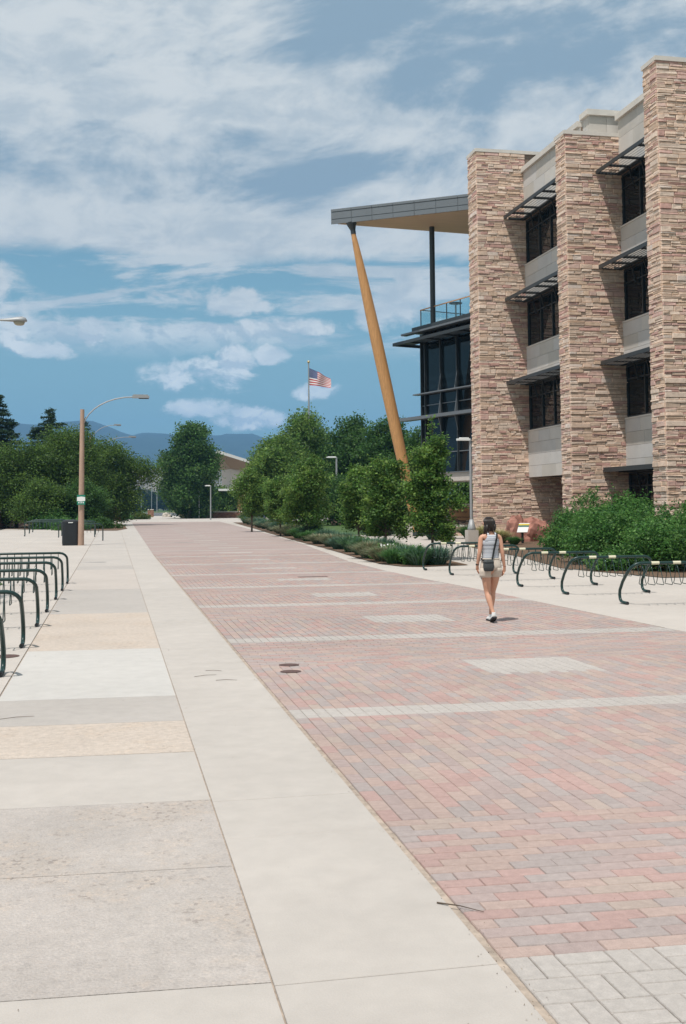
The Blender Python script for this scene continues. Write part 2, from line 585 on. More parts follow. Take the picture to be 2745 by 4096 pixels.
def skew(x, y):
    return y - SKEW * (x - 1.49)


road = bpy.data.objects.new('brick_road', None)
C.objects.link(road)
road['kind'] = 'structure'
pav = []      # (x0,x1,y0,y1,grey)
YEND = 43.0


def is_grey(xc, yc):
    for a, b_ in BANDS:
        if a <= yc <= b_:
            return True
    for a, b_ in INLAY:
        if a <= yc <= b_ and 3.92 <= xc <= 5.24:
            return True
    return False


# near grey basket weave
y = 2.4
while y < 4.26:
    x = 1.525
    row = int(round((y - 2.4) / 0.21))
    while x < 9:
        col_ = int(round((x - 1.525) / 0.21))
        if (row + col_) % 2:
            pav += [(x, x + .205, y, y + .1, True), (x, x + .205, y + .105, y + .205, True)]
        else:
            pav += [(x, x + .1, y, y + .205, True), (x + .105, x + .205, y, y + .205, True)]
        x += .21
    y += .21
ycur = y + 0.0


def fill_x(y0, y1, grey=False):
    n = max(1, round((y1 - y0) / 0.103)); h = (y1 - y0) / n
    for i in range(n):
        ya = y0 + i * h
        x = 1.525 - (0.11 if i % 2 else 0.0) + R.uniform(-.012, .012)
        while x < right_edge(ya):
            pav.append((max(x, 1.525), x + .218, ya, ya + h - .004, grey)); x += .222


def fill_y(y0, y1, grey=False):
    n = max(1, round((y1 - y0) / 0.222)); h = (y1 - y0) / n
    x = 1.525; k = 0
    while x < right_edge(y0) + .05:
        off = (h / 2 if k % 2 and n > 1 else 0)
        cuts = [y0] + [y0 + off + i * h for i in range(0 if off else 1, n + 1) if y0 < y0 + off + i * h < y1 - .02] + [y1]
        for a, b_ in zip(cuts, cuts[1:]):
            pav.append((x, x + .102, a, b_ - .004, grey))
        x += .106; k += 1


prev = ycur
for i, (a, b_) in enumerate(BANDS + [(YEND + .5, YEND + 1)]):
    a2 = min(a, YEND)
    split = prev + (a2 - prev) * (0.385 if i == 0 else 0.3)
    if i == 0:
        fill_x(prev, split); fill_y(split, a2)
    else:
        fill_x(prev + (a2 - prev) * .55, a2); fill_y(prev, prev + (a2 - prev) * .55)
    if a < YEND:
        fill_y(a, b_, True)
    prev = b_
pav = [p for p in pav if p[3] - p[2] > .03 and p[1] - p[0] > .03]


def vis_key(p):
    xc, yc = (p[0] + p[1]) / 2, (p[2] + p[3]) / 2
    return (p[1] - p[0]) * (p[3] - p[2]) / (xc * xc + yc * yc) ** 1.5


def in_frame(xc, yc):
    d = Vector((xc, yc, -1.8)); z = d.dot(fw)
    px = 1372.5 + d.dot(cx) / z * FPX; py = (2022 - FPX * math.tan(pitch)) - d.dot(cyv) / z * FPX
    return -20 < px < 2765 and py < 4110


near = [p for p in pav if in_frame((p[0] + p[1]) / 2, (p[2] + p[3]) / 2)]
near.sort(key=vis_key, reverse=True)
single = set(id(p) for p in near[:300])
bm_ = {}
stuff = MB()
for p in pav:
    x0, x1, y0, y1, g_ = p
    xc, yc = (x0 + x1) / 2, (y0 + y1) / 2
    if x1 > right_edge(yc) + .02:
        if x0 > right_edge(yc) - .03:
            continue
        x1 = right_edge(yc)
    grey = g_ or is_grey(xc, yc)
    col = paver_colour(grey)
    zt = R.uniform(-.0022, .0008)
    s0, s1 = -SKEW * (x0 - 1.49), -SKEW * (x1 - 1.49)
    bev = .003

    def pverts(x0, x1, y0, y1, s0, s1, zt):
        base = [(x0, y0 + s0, -.014), (x1, y0 + s1, -.014), (x1, y1 + s1, -.014), (x0, y1 + s0, -.014)]
        mid_ = [(a, b2, zt - .005) for a, b2, _ in base]
        top = [(x0 + bev, y0 + s0 + bev, zt), (x1 - bev, y0 + s1 + bev, zt), (x1 - bev, y1 + s1 - bev, zt), (x0 + bev, y1 + s0 - bev, zt)]
        return base, mid_, top
    if id(p) in single:
        key = (round(x1 - x0, 3), round(y1 - y0, 3))
        if key not in bm_:
            w, h = x1 - x0, y1 - y0
            t_ = MB()
            ba, mi, to = pverts(-w / 2, w / 2, -h / 2, h / 2, SKEW * w / 2, -SKEW * w / 2, 0)
            t_.add(ba + mi + to, [(8, 9, 10, 11)] + [(i, (i + 1) % 4, 4 + (i + 1) % 4, 4 + i) for i in range(4)] + [(4 + i, 4 + (i + 1) % 4, 8 + (i + 1) % 4, 8 + i) for i in range(4)])
            bm_[key] = t_.mesh('paver', M['brick'])
        o = link(bm_[key], 'paver', road, (xc, yc - SKEW * (xc - 1.49), zt))
        o.color = (*col, 1)
    else:
        ba, mi, to = pverts(x0, x1, y0, y1, s0, s1, zt)
        if yc < 14:
            stuff.add(ba + mi + to, [(8, 9, 10, 11)] + [(i, (i + 1) % 4, 4 + (i + 1) % 4, 4 + i) for i in range(4)] + [(4 + i, 4 + (i + 1) % 4, 8 + (i + 1) % 4, 8 + i) for i in range(4)], col)
        else:
            stuff.add(ba + to, [(4, 5, 6, 7)] + [(i, (i + 1) % 4, 4 + (i + 1) % 4, 4 + i) for i in range(4)], col)
stuff.build('paver_field', M['brick'], road, kind='stuff')

# far part of the road: sheet, bands and inlays
far = MB()
ys = [YEND, 53, 72.7, 100, 134]
for a, b_ in zip(ys, ys[1:]):
    far.add([(left_edge(a), a, -.004), (right_edge(a), skew(right_edge(a), a), -.004), (right_edge(b_), skew(right_edge(b_), b_), -.004), (left_edge(b_), b_, -.004)], [(0, 1, 2, 3)], (0.352, 0.275, 0.250))
far.build('far_paving', M['brick'], road)
yb = 45.8
while yb < 130:
    t_ = MB(); xr = right_edge(yb)
    t_.add([(left_edge(yb), yb, 0), (xr, skew(xr, yb), 0), (xr, skew(xr, yb) + .45, 0), (left_edge(yb), yb + .45, 0)], [(0, 1, 2, 3)], (0.40, 0.362, 0.332))
    t_.build('grey_band', M['brick'], road)
    if yb < 100:
        t_ = MB(); t_.add([(4.0 + .012 * (yb - 45), yb - 3.0, 0), (5.3 + .012 * (yb - 45), yb - 3.06, 0), (5.3 + .012 * (yb - 45), yb - 2.3, 0), (4.0 + .012 * (yb - 45), yb - 2.24, 0)], [(0, 1, 2, 3)], (0.40, 0.362, 0.332))
        t_.build('grey_inlay', M['brick'], road)
    yb += 5.3

# concrete walk beside the road, panel by panel
walk = bpy.data.objects.new('concrete_sidewalk', None); C.objects.link(walk); walk['kind'] = 'structure'
CT = {}


def slab(parent, name, x0, x1, y0, y1, mt, top=0.0, gap=.0035, xf0=None, xf1=None):
    b_ = MB()
    pts = [(x0 + gap, y0 + gap), (x1 - gap, y0 + gap), ((xf1 if xf1 is not None else x1) - gap, y1 - gap), ((xf0 if xf0 is not None else x0) + gap, y1 - gap)]
    be = .0025
    v = [(x, y, -.035) for x, y in pts] + [(x, y, top - be) for x, y in pts]
    v += [(pts[0][0] + be, pts[0][1] + be, top), (pts[1][0] - be, pts[1][1] + be, top), (pts[2][0] - be, pts[2][1] - be, top), (pts[3][0] + be, pts[3][1] - be, top)]
    b_.add(v, [(8, 9, 10, 11)] + [(i, (i + 1) % 4, 4 + (i + 1) % 4, 4 + i) for i in range(4)] + [(4 + i, 4 + (i + 1) % 4, 8 + (i + 1) % 4, 8 + i) for i in range(4)])
    return b_.build(name, mt, parent)


walkj = [1.0, 2.6, 4.24, 6.12, 6.9, 8.3, 9.9, 11.4, 12.9, 14.4, 16, 17.7, 19.4, 21.2, 23, 25, 27, 29, 31.2, 34, 37, 40, 43.5, 47, 51, 55, 60, 65, 71, 78, 86, 95, 105, 118, 134]
for a, b_ in zip(walkj, walkj[1:]):
    slab(walk, 'concrete_slab', 0.60, left_edge(a) - .002, a, b_, M['concrete'], R.uniform(-.0012, .0008), .0025, xf1=left_edge(b_) - .002)

strip = bpy.data.objects.new('patterned_sidewalk', None); C.objects.link(strip); strip['kind'] = 'structure'
cg = mat('exposed_grey_concrete', (0.40, 0.362, 0.335), 0.95, var=0.07, vscale=14, bump=0.6, bscale=70, speck=0.12, sscale=75, var2=0.08, v2scale=1.3, pebble=.42)
cgs = mat('smooth_grey_concrete', (0.39, 0.355, 0.325), 0.92, var=0.05, vscale=8, speck=0.06, sscale=130, var2=0.05, v2scale=0.8)
ctan = mat('exposed_tan_concrete', (0.465, 0.40, 0.345), 0.95, var=0.12, vscale=16, bump=0.5, bscale=70, speck=0.12, sscale=80, var2=0.06, v2scale=1.1, pebble=.35)
ctan2 = mat('pale_tan_concrete', (0.44, 0.39, 0.35), 0.93, var=0.05, vscale=8, speck=0.07, sscale=120, var2=0.06, v2scale=0.7)
cl = mat('new_pale_concrete', (0.475, 0.45, 0.42), 0.9, var=0.05, vscale=6, speck=0.04, sscale=130, var2=0.05, v2scale=0.5)
# (y0, y1, material); left side is slightly nearer than the right, as laid
rows_ = [(1.0, 2.6, M['concrete']), (2.6, 4.27, M['concrete']), (4.27, 5.66, cg), (5.66, 6.95, cg), (6.95, 8.32, M['concrete']), (8.32, 9.54, ctan), (9.54, 10.8, cgs),
         (10.8, 14.46, cl), (14.46, 19.4, ctan), (19.4, 25, cgs), (25, 33, ctan2), (33, 35, cgs)]
for a, b_, mt_ in rows_:
    b2 = MB()
    g_ = .003; z_ = R.uniform(-.001, .0012)
    x0, x1 = -1.05, .596
    sh = .10
    pts = [(x0 + g_, a + sh + g_), (x1 - g_, a + g_), (x1 - g_, b_ - g_), (x0 + g_, b_ + sh - g_)]
    b2.add([(x, y, -.04) for x, y in pts] + [(x, y, z_) for x, y in pts], [(4, 5, 6, 7)] + [(i, (i + 1) % 4, 4 + (i + 1) % 4, 4 + i) for i in range(4)])
    b2.build('sidewalk_panel', mt_, strip)
yy = 35.1
while yy < 134:
    slab(strip, 'sidewalk_panel', -1.05, .596, yy, min(yy + 5.5, 134), M['concrete'], 0, .005); yy += 5.5

left = bpy.data.objects.new('concrete_plaza', None); C.objects.link(left); left['kind'] = 'structure'
yj = [-2, 3, 7.5, 11.5, 14.6, 18.5, 22.5, 26.5, 31, 36, 42, 50, 58, 68, 80]
xj = [-7.2, -4.2, -1.062]
for a, b_ in zip(yj, yj[1:]):
    for c_, d_ in zip(xj, xj[1:]):
        if 27 < a < 40 and c_ < -5:
            pass
        slab(left, 'plaza_slab', c_, d_, a, b_, M['concrete2'], R.uniform(-.001, .001), .003)
slab(left, 'plaza_slab', -30, -7.2, -2, 80, M['concrete2'], -.002, .005)
slab(left, 'plaza_slab', -30, -1.062, 80, 232, M['concrete2'], -.003, .005)
slab(left, 'plaza_slab', -1.05, 70, 134.4, 232, M['concrete2'], -.003, .005)
# grass patch seen through the racks on the left
gp = sheet('grass_patch', [(-9, 22.6), (-3.0, 22.9), (-2.75, 24.0), (-2.55, 27.5), (-3.1, 30.6), (-9, 31.5)], 0.008, M['lawn'])

right = bpy.data.objects.new('rack_plaza', None); C.objects.link(right); right['kind'] = 'structure'
rj = [1, 4, 7, 10, 13, 16, 19.5, 23, 26.5, 30]
for a, b_ in zip(rj, rj[1:]):
    e0, e1 = right_edge(a), right_edge(b_)
    s0, s1 = SKEW * (e0 - 1.49), SKEW * (e1 - 1.49)
    slab(right, 'plaza_slab', e0 + .003, 10.9, a, b_, M['concrete2'], R.uniform(-.001, .001), .005, xf0=e1 + .003)
    slab(right, 'plaza_slab', 10.9, 14.2, a, b_, M['concrete2'], R.uniform(-.001, .001), .003)
    slab(right, 'plaza_slab', 14.2, 40, a, b_, M['concrete2'], -.004, .005)
# curb strip between road and planting bed, plus everything beyond
ys = [30, 35.1, 44, 53, 62, 72.7, 86, 100, 115, 134]
for a, b_ in zip(ys, ys[1:]):
    slab(right, 'curb_slab', right_edge(a) + .003, right_edge(a) + 3.2, a, b_, M['concrete2'], 0.0, .005, xf0=right_edge(b_) + .003, xf1=right_edge(b_) + 3.2)
    slab(right, 'plaza_slab', right_edge(a) + 3.2, 75, a, b_, M['concrete2'], -.003, .005, xf0=right_edge(b_) + 3.2)
BL = [(31.0, 8.75), (31.4, 8.25), (33, 8.0), (36.8, 8.15), (41, 8.45), (47, 8.8), (54, 9.1), (66, 9.75), (74, 10.2), (88, 11.1), (101, 11.8), (124, 13.2)]
bedp = [(x, y) for y, x in BL] + [(15.2, 124), (13.9, 101), (12.9, 84), (11.8, 68), (11.0, 54), (10.8, 44), (10.6, 35), (10.3, 31.4)]
bed = sheet('planting_bed', bedp, .02, M['mulch'])
sheet('lawn', [(13.3, 66), (26, 64), (60, 64), (60, 131), (17.4, 131), (14.6, 92)], .012, M['lawn'])
sheet('shrub_bed', [(12.9, 24.5), (17, 24), (40, 24), (40, 52), (17.2, 52), (16.1, 49.8), (14.6, 44), (13.6, 36), (12.2, 29)], .014, M['mulch'])
sheet('left_bed', [(-6.9, 100), (-4.7, 95), (-2.1, 89), (.3, 87.8), (1.2, 95), (1.0, 126), (-30, 128), (-30, 112)], .012, M['mulch'])
sheet('parking_lot', [(3, 236), (34, 236), (22, 400), (-30, 520), (-40, 420), (-14, 300)], -.28, M['asphalt'])
sheet('access_road', [(34, 234), (50, 234), (46, 300), (30, 420), (24, 400)], -.27, M['concrete2'])
sheet('far_lawn', [(-200, 440), (300, 430), (320, 900), (-200, 900)], -.272, M['lawn'])
for k in range(7):
    xa = -1 + k * 4.6
    o = sheet('parking_line', [(xa, 300), (xa + .5, 300), (xa - 9.5, 400), (xa - 10, 400)], -.268, M['white'])
for a, b_, c_, d_ in ((1.96, 12.52, .115, .105), (1.90, 12.02, .115, .105), (-1.28, 14.15, .17, .17)):
    t_ = MB(); n = 24
    t_.add([(a + .0, b_, .0045)] + [(a + c_ * math.cos(2 * math.pi * k / n), b_ + d_ * math.sin(2 * math.pi * k / n), .0045) for k in range(n)], [(0, 1 + k, 1 + (k + 1) % n) for k in range(n)])
    for k in range(n):
        pass
    o = t_.build('utility_cover', M['iron'])
    tag(o, {1.96: 'farther of the two small round iron covers set in the brick road', 1.90: 'nearer of the two small round iron covers set in the brick road', -1.28: 'rusty round iron cover in the concrete beside the left bike racks'}[a], 'manhole cover')
for (a, b_, w, lab) in ((4.6, 27.72, .75, 'long dark drain slot across the brick road between grey bands'),):
    t_ = MB(); t_.box(a, a + w, b_, b_ + .16, -.02, .005)
    tag(t_.build('drain_grate', M['iron']), lab, 'drain')

# ------------------------------------------------------------------ stone building
bld = thing('stone_building', 'tall sandstone building with ledgestone piers, grey limestone bands and dark sunshades beside the road', 'building', (20, 45, 0))
INVB = Matrix.Translation((-20, -45, 0))


def bl(o):
    """parent to the building, keeping world coordinates"""
    o.parent = bld
    o.matrix_parent_inverse = INVB
    return o


SPAL = [((0.70, 0.565, 0.45), .36), ((0.73, 0.625, 0.52), .22), ((0.65, 0.51, 0.385), .14), ((0.65, 0.49, 0.42), .09), ((0.54, 0.345, 0.30), .09), ((0.60, 0.42, 0.37), .07), ((0.70, 0.63, 0.56), .03)]


def stone_colour():
    x = R.random()
    for c, w in SPAL:
        x -= w
        if x <= 0:
            break
    k = R.uniform(.91, 1.08)
    c = tuple(v * .92 + m_ * .08 for v, m_ in zip(c, (0.68, 0.55, 0.45)))
    return (c[0] * k * .96, c[1] * k * .89, c[2] * k * .87)


def bands_of(z0, z1, seed):
    rr = random.Random(seed); z = z0; out = []
    while z < z1 - .06:
        h = rr.choice([.06, .08, .10, .12, .14, .17, .21])
        if z + h > z1 - .06:
            h = z1 - z
        out.append((z, h)); z += h
    return out


def face_stones(p0, p1, z0, z1, nrm, seed, corner0=False, corner1=False):
    """ledgestone list on the vertical face from p0 to p1: (u0,u1,z0,z1,protrusion)"""
    L = math.dist(p0, p1); out = []
    for bi, (zb, h) in enumerate(bands_of(z0, z1, seed)):
        u = 0.0
        first = True
        while u < L - .04:
            w = R.uniform(.28, .85) if h < .2 else R.uniform(.25, .65)
            if R.random() < .12: w *= 1.5
            if u + w > L - .14:
                w = L - u
            if h >= .13 and R.random() < .45:
                k = 2 if h < .22 else R.choice([2, 2, 3])
                fr = sorted(R.uniform(.3, .7) for _ in range(k - 1)) if k == 2 else [.33, .66]
                cuts = [0] + fr + [1]
                for a, b_ in zip(cuts, cuts[1:]):
                    # thin stones, possibly split lengthwise
                    if w > .5 and R.random() < .5:
                        q = R.uniform(.35, .65)
                        out.append((u, u + w * q, zb + h * a, zb + h * b_)); out.append((u + w * q, u + w, zb + h * a, zb + h * b_))
                    else:
                        out.append((u, u + w, zb + h * a, zb + h * b_))
            else:
                out.append((u, u + w, zb, zb + h))
            u += w
    return out


ALL_ST = []   # (size key, pier index, corner data)


def stone_geo(mb, w, h, dep, col, rr):
    """stone in local frame: x along face, y outwards (negative is out), z up; back at y=0"""
    g_ = .007
    j = lambda a: rr.uniform(-a, a)
    x0, x1, z0, z1 = g_, w - g_, g_ * .8, h - g_ * .8
    bk = [(x0, .05, z0), (x1, .05, z0), (x1, .05, z1), (x0, .05, z1)]
    ch = min(.02, h * .16)
    md = [(x0 + j(.006), -dep * .55, z0 + j(.004)), (x1 + j(.006), -dep * .55, z0 + j(.004)), (x1 + j(.006), -dep * .55, z1 + j(.004)), (x0 + j(.006), -dep * .55, z1 + j(.004))]
    ft = [(x0 + ch + j(.012), -dep + j(.010), z0 + ch * .7), (x1 - ch + j(.012), -dep + j(.010), z0 + ch * .7), (x1 - ch * 1.2 + j(.012), -dep + j(.010), z1 - ch * .7), (x0 + ch * 1.2 + j(.012), -dep + j(.010), z1 - ch * .7)]
    mb.add(bk + md + ft, [(8, 9, 10, 11)] + [(i, (i + 1) % 4, 4 + (i + 1) % 4, 4 + i) for i in range(4)] + [(4 + i, 4 + (i + 1) % 4, 8 + (i + 1) % 4, 8 + i) for i in range(4)], col)


def pier(idx, x0, x1, y0, y1, z1, xs_hi, seed, zdeep=None, xdeep=None):
    """core with stones on the south (y0) and west (x0) faces"""
    cap = MB(); cap.box(x0 - .07, x1 + .1, y0 - .07, y1 + .07, z1, z1 + .17)
    core = MB(); core.box(x0 + .02, x1, y0 + .02, y1, 0, z1)
    co = bl(core.build('stone_pier', M['mortar']))
    bl(cap.build('coping', M['coping']))
    lst = []
    segs = [((x0, y0), (min(x1, xs_hi), y0), 0, z1)]
    for (a, b_, za, zb) in segs:
        for s_ in face_stones(a, b_, za, zb, None, seed):
            lst.append(('S', s_))
    if xdeep:
        for s_ in face_stones((xs_hi, y0), (xdeep, y0), 0, zdeep, None, seed):
            lst.append(('S', (s_[0] + xs_hi - x0, s_[1] + xs_hi - x0, s_[2], s_[3])))
    for s_ in face_stones((x0, y0), (x0, y1), 0, z1, None, seed):
        lst.append(('W', s_))
    for s_ in face_stones((x0, y1), (min(x1, xs_hi), y1), 0, z1, None, seed + 5):
        if idx != 0:
            lst.append(('N', s_))
    for side, (u0, u1, za, zb) in lst:
        rr = R
        dep = rr.choice([.02, .03, .035, .045, .06])
        big = (zb - za) > .17
        if big: dep = rr.uniform(.04, .08)
        col = stone_colour()
        area = (u1 - u0) * (zb - za)
        d2 = x0 * x0 + y0 * y0
        f = {'S': 1.0, 'W': .32, 'N': 0}[side]
        vis = f * area / d2
        if zb < 2.3 and idx > 0: vis = 0
        if y0 < 40 and u0 > 2.15 and side == 'S': vis = 0
        ALL_ST.append([vis, idx, side, x0, y0, y1, u0, u1, za, zb, dep, col])
    return co


def stone_verts_world(rec, mb, R_):
    vis, idx, side, x0, y0, y1, u0, u1, za, zb, dep, col = rec
    t_ = MB(); stone_geo(t_, u1 - u0, zb - za, dep, col, R_)
    if side == 'S':
        tr = lambda p: (x0 + u0 + p[0], y0 + p[1], za + p[2])
    elif side == 'W':
        tr = lambda p: (x0 + p[1], y0 + u1 - p[0], za + p[2])      # runs north->south
    else:
        tr = lambda p: (x0 + u1 - p[0], y1 - p[1], za + p[2])
    fs = t_.f
    mb.add([tr(p) for p in t_.v], fs, col)


P = []
P.append(pier(0, 18.30, 24.0, 53.5, 54.8, 20.0, 20.95, 101, 3.3, 23.6))
P.append(pier(1, 19.65, 24.0, 45.3, 46.3, 18.25, 22.4, 102, 3.2, 22.6))
P.append(pier(2, 19.80, 25.0, 37.1, 38.1, 18.3, 22.6, 103))
ALL_ST.sort(key=lambda r: -r[0])
rest = [MB(), MB(), MB()]
for k, rec in enumerate(ALL_ST):
    if k < 300:
        t_ = MB(); stone_verts_world(rec, t_, R)
        c_ = np.mean(np.array(t_.v), axis=0)
        t_.v = [tuple(np.array(p) - c_) for p in t_.v]
        o = t_.build('stone', M['stone'], P[rec[1]])
        o.matrix_parent_inverse = INVB @ Matrix.Identity(4)
        o.location = Vector(c_) + Vector((20, 45, 0))
        o.location = Vector(c_)
        o.matrix_parent_inverse = Matrix.Identity(4)
    else:
        stone_verts_world(rec, rest[rec[1]], R)
for k in range(3):
    rest[k].build('stone_facing', M['stone'], P[k], kind='stuff')

# recessed bays between the piers
FL = [4.3 * k for k in range(3)]


def spandrel(x, y0, y1, z0, z1, rows, cols, core=.35):
    """limestone panels on a west-facing plane at x"""
    b_ = MB(); b_.box(x + .03, x + core, y0, y1, z0, z1 - .004); bl(b_.build('spandrel_core', M['mortar']))
    hz_ = (z1 - z0) / rows
    for r_ in range(rows):
        n = cols + (r_ % 2)
        w = (y1 - y0) / n
        for k in range(n):
            p = MB(); p.box(x + R.uniform(0, .004), x + .06, y0 + k * w + .006, y0 + (k + 1) * w - .006, z0 + r_ * hz_ + .006, z0 + (r_ + 1) * hz_ - .006)
            o = bl(p.build('stone_panel', M['limestone']))
            # slight shade difference from panel to panel belongs to the stone
            o.data.materials[0] = LIME[R.choice([0, 0, 1, 2])]


LIME = [M['limestone'], mat('limestone_panel_b', (0.50, 0.465, 0.42), .85, var=.06, vscale=1.4, bump=.2, bscale=30, speck=.05, sscale=35), mat('limestone_panel_c', (0.57, 0.53, 0.485), .85, var=.06, vscale=1.1, bump=.2, bscale=30, speck=.05, sscale=35)]


def window(x, y0, y1, z0, z1, mull, transom):
    fr = MB()
    fr.box(x - .06, x + .06, y0, y1, z0, z0 + .08); fr.box(x - .06, x + .06, y0, y1, z1 - .08, z1)
    for y in [y0 + .04, y1 - .04] + mull:
        fr.box(x - .07, x + .06, y - .035, y + .035, z0 + .08, z1 - .08)
    for zt in transom:
        fr.box(x - .05, x + .05, y0 + .075, y1 - .075, zt - .03, zt + .03)
    f = bl(fr.build('window', M['dmetal']))
    ys_ = [y0] + sorted(mull) + [y1]; zs_ = [z0] + transom + [z1]
    for a, b_ in zip(ys_, ys_[1:]):
        for c_, d_ in zip(zs_, zs_[1:]):
            p = MB()
            t1, t2 = R.uniform(-.0025, .0025), R.uniform(-.0025, .0025)
            p.add([(x + t1, a + .04, c_ + .05), (x - t1, b_ - .04, c_ + .05), (x - t1 + t2, b_ - .04, d_ - .05), (x + t1 + t2, a + .04, d_ - .05)], [(3, 2, 1, 0)])
            p.add([(x + .02, a + .04, c_ + .05), (x + .02, b_ - .04, c_ + .05), (x + .02, b_ - .04, d_ - .05), (x + .02, a + .04, d_ - .05)], [(0, 1, 2, 3)])
            o = p.build('pane', M['glass'], f)
    return f


def sunshade(xo, xi, y0, y1, z, beams, flat=False, thick=.17):
    """dark metal shade: outer fascia, cross beams, louvre blades as sub-parts, hung brackets"""
    fr = MB()
    fr.box(xo, xo + .05, y0, y1, z, z + thick)
    fr.box(xi - .12, xi - .004, y0, y1, z - .02, z + .10)
    fr.box(xo + .05, xi - .12, y1 - .05, y1, z, z + .12)
    for yb_ in beams:
        fr.box(xo + .05, xi - .12, yb_ - .03, yb_ + .03, z - .01, z + .10)
        # knee bracket at the wall: slim plate leaning in towards the glass
        fr.obox((xi - .12, yb_ - .02, z - .02), (.07, 0, 0), (0, .04, 0), (.17, 0, -.75))
    f = bl(fr.build('sunshade', M['dmetal']))
    n = 6
    w = (xi - .12 - xo - .05) / n
    if flat:
        p = MB(); p.box(xo + .05, xi - .12, y0, y1 - .05, z + .05, z + .09); p.build('cover_plate', M['dmetal'], f)
        return f
    for k in range(n):
        xa = xo + .05 + k * w
        p = MB(); p.obox((xa - .012, y0, z + .004), (.140 * w / .155, 0, .098), (0, y1 - .05 - y0, 0), (.008, 0, -.010))
        p.build('louvre', M['dmetal'], f)
    return f


# bay 1 between pier 1 and pier 2, bay 2 between pier 2 and pier 3
b1 = dict(y0=46.3, y1=53.5, xs=20.85, xc=19.72)
b2 = dict(y0=38.1, y1=45.3, xs=22.22, xc=21.10)
for bi, B in enumerate((b1, b2)):
    y0, y1, xs, xc = B['y0'], B['y1'], B['xs'], B['xc']
    xw = xs + .17
    mu = [y1 - 1.75, y1 - 3.25, y1 - 4.2, y1 - 5.7]
    for k in range(3):
        zh = 7.92 + 4.3 * k                     # head of window
        zs = 5.55 + 4.3 * k                     # sill
        window(xw, y0, y1, zs + .02, zh - .02, mu, [zs + 1.72])
        sl = MB(); sl.box(xs - .03, xw + .1, y0 + .002, y1 - .002, zs - .05, zs + .015); bl(sl.build('window_sill', M['coping']))
        sunshade(xc, xs, y0 + .004, y1 - .004, zh - .02, [y1 - 1.2, y1 - 2.35, y1 - 4.0, y1 - 5.15, y1 - 6.3])
        zlow = 3.15 if k == 0 else zh - 4.3
        spandrel(xs, y0 + .003, y1 - .003, zlow + (0.0 if k == 0 else .0), zs - .05, 4 if k == 0 else 3, 4)
    spandrel(xs, y0 + .003, y1 - .003, 16.5, 19.0, 3, 4)
    cp = MB(); cp.box(xs - .14, xs + .5, y0 + .002 - (0 if bi == 0 else 0), y1 - .002, 19.0, 19.26); bl(cp.build('coping', M['coping']))
# ground floor of bay 2: shade and window; ground floor of bay 1: deep shaded recess
sunshade(b2['xc'], b2['xs'], b2['y0'] + .004, b2['y1'] - .004, 3.16, [b2['y1'] - 1.2, b2['y1'] - 2.9, b2['y1'] - 4.6], flat=True, thick=.2)
window(b2['xs'] + .17, b2['y0'], b2['y1'], .5, 3.12, [b2['y1'] - 1.75, b2['y1'] - 3.25, b2['y1'] - 5.2], [2.55])
t_ = MB(); t_.box(b2['xs'], b2['xs'] + .4, b2['y0'] + .003, b2['y1'] - .003, 0, .48); bl(t_.build('plinth', M['coping']))
t_ = MB(); t_.box(20.88, 23.6, 46.31, 53.49, 3.16, 3.3); bl(t_.build('recess_ceiling', M['interior']))
window(23.5, 46.3, 53.5, .1, 3.14, [48, 50, 52], [2.4])
# upper stone block above pier 2 and the building body
def block(x0, x1, y0, y1, z0, z1, rows, cols):
    t_ = MB(); t_.box(x0 + .05, x1, y0 + .05, y1, z0, z1); c_ = bl(t_.build('upper_wall', M['mortar']))
    h = (z1 - z0) / rows; w = (x1 - x0) / cols; d = (y1 - y0) / 2
    for r_ in range(rows):
        for k in range(cols):
            p = MB(); p.box(x0 + k * w + .006, x0 + (k + 1) * w - .006, y0, y0 + .08, z0 + r_ * h + .006, z0 + (r_ + 1) * h - .006); bl(p.build('stone_panel', R.choice(LIME)))
        for k in range(2):
            p = MB(); p.box(x0, x0 + .045, y0 + .09 + k * d, y0 + .08 + (k + 1) * d - .01, z0 + r_ * h + .006, z0 + (r_ + 1) * h - .006); bl(p.build('stone_panel', R.choice(LIME)))
    cp_ = MB(); cp_.box(x0 - .13, x1, y0 - .13, y1 + .1, z1, z1 + .26); bl(cp_.build('coping', M['coping']))


block(20.98, 22.7, 45.62, 46.28, 18.5, 19.3, 1, 2)
body = MB()
body.box(21.35, 40, 46.35, 54.75, 3.35, 18.9)
body.box(23.7, 40, 46.35, 54.75, 0, 3.3)
body.box(22.75, 40, 30.0, 46.3, .02, 18.9)
bl(body.build('building_body', M['interior']))


# ------------------------------------------------------------------ glass wing beyond pier 1
G = Vector((18.12, 63.4, 0)); ga = Vector((.300, -.954, 0)); gn = Vector((-.954, -.300, 0))
wing = thing('glass_wing', 'dark glass wing with thin ledges, sunshade and glass-railed roof deck behind the stone pier', 'building', G)
INVG = Matrix.Translation(-G)


def gl(o):
    o.parent = wing; o.matrix_parent_inverse = INVG; return o


def gbox(mb, a0, a1, n0, n1, z0, z1):
    """a along facade from far corner toward camera, n outwards"""
    mb.obox(G + ga * a0 + gn * n0 + Vector((0, 0, z0)), ga * (a1 - a0), gn * (n1 - n0), (0, 0, z1 - z0))


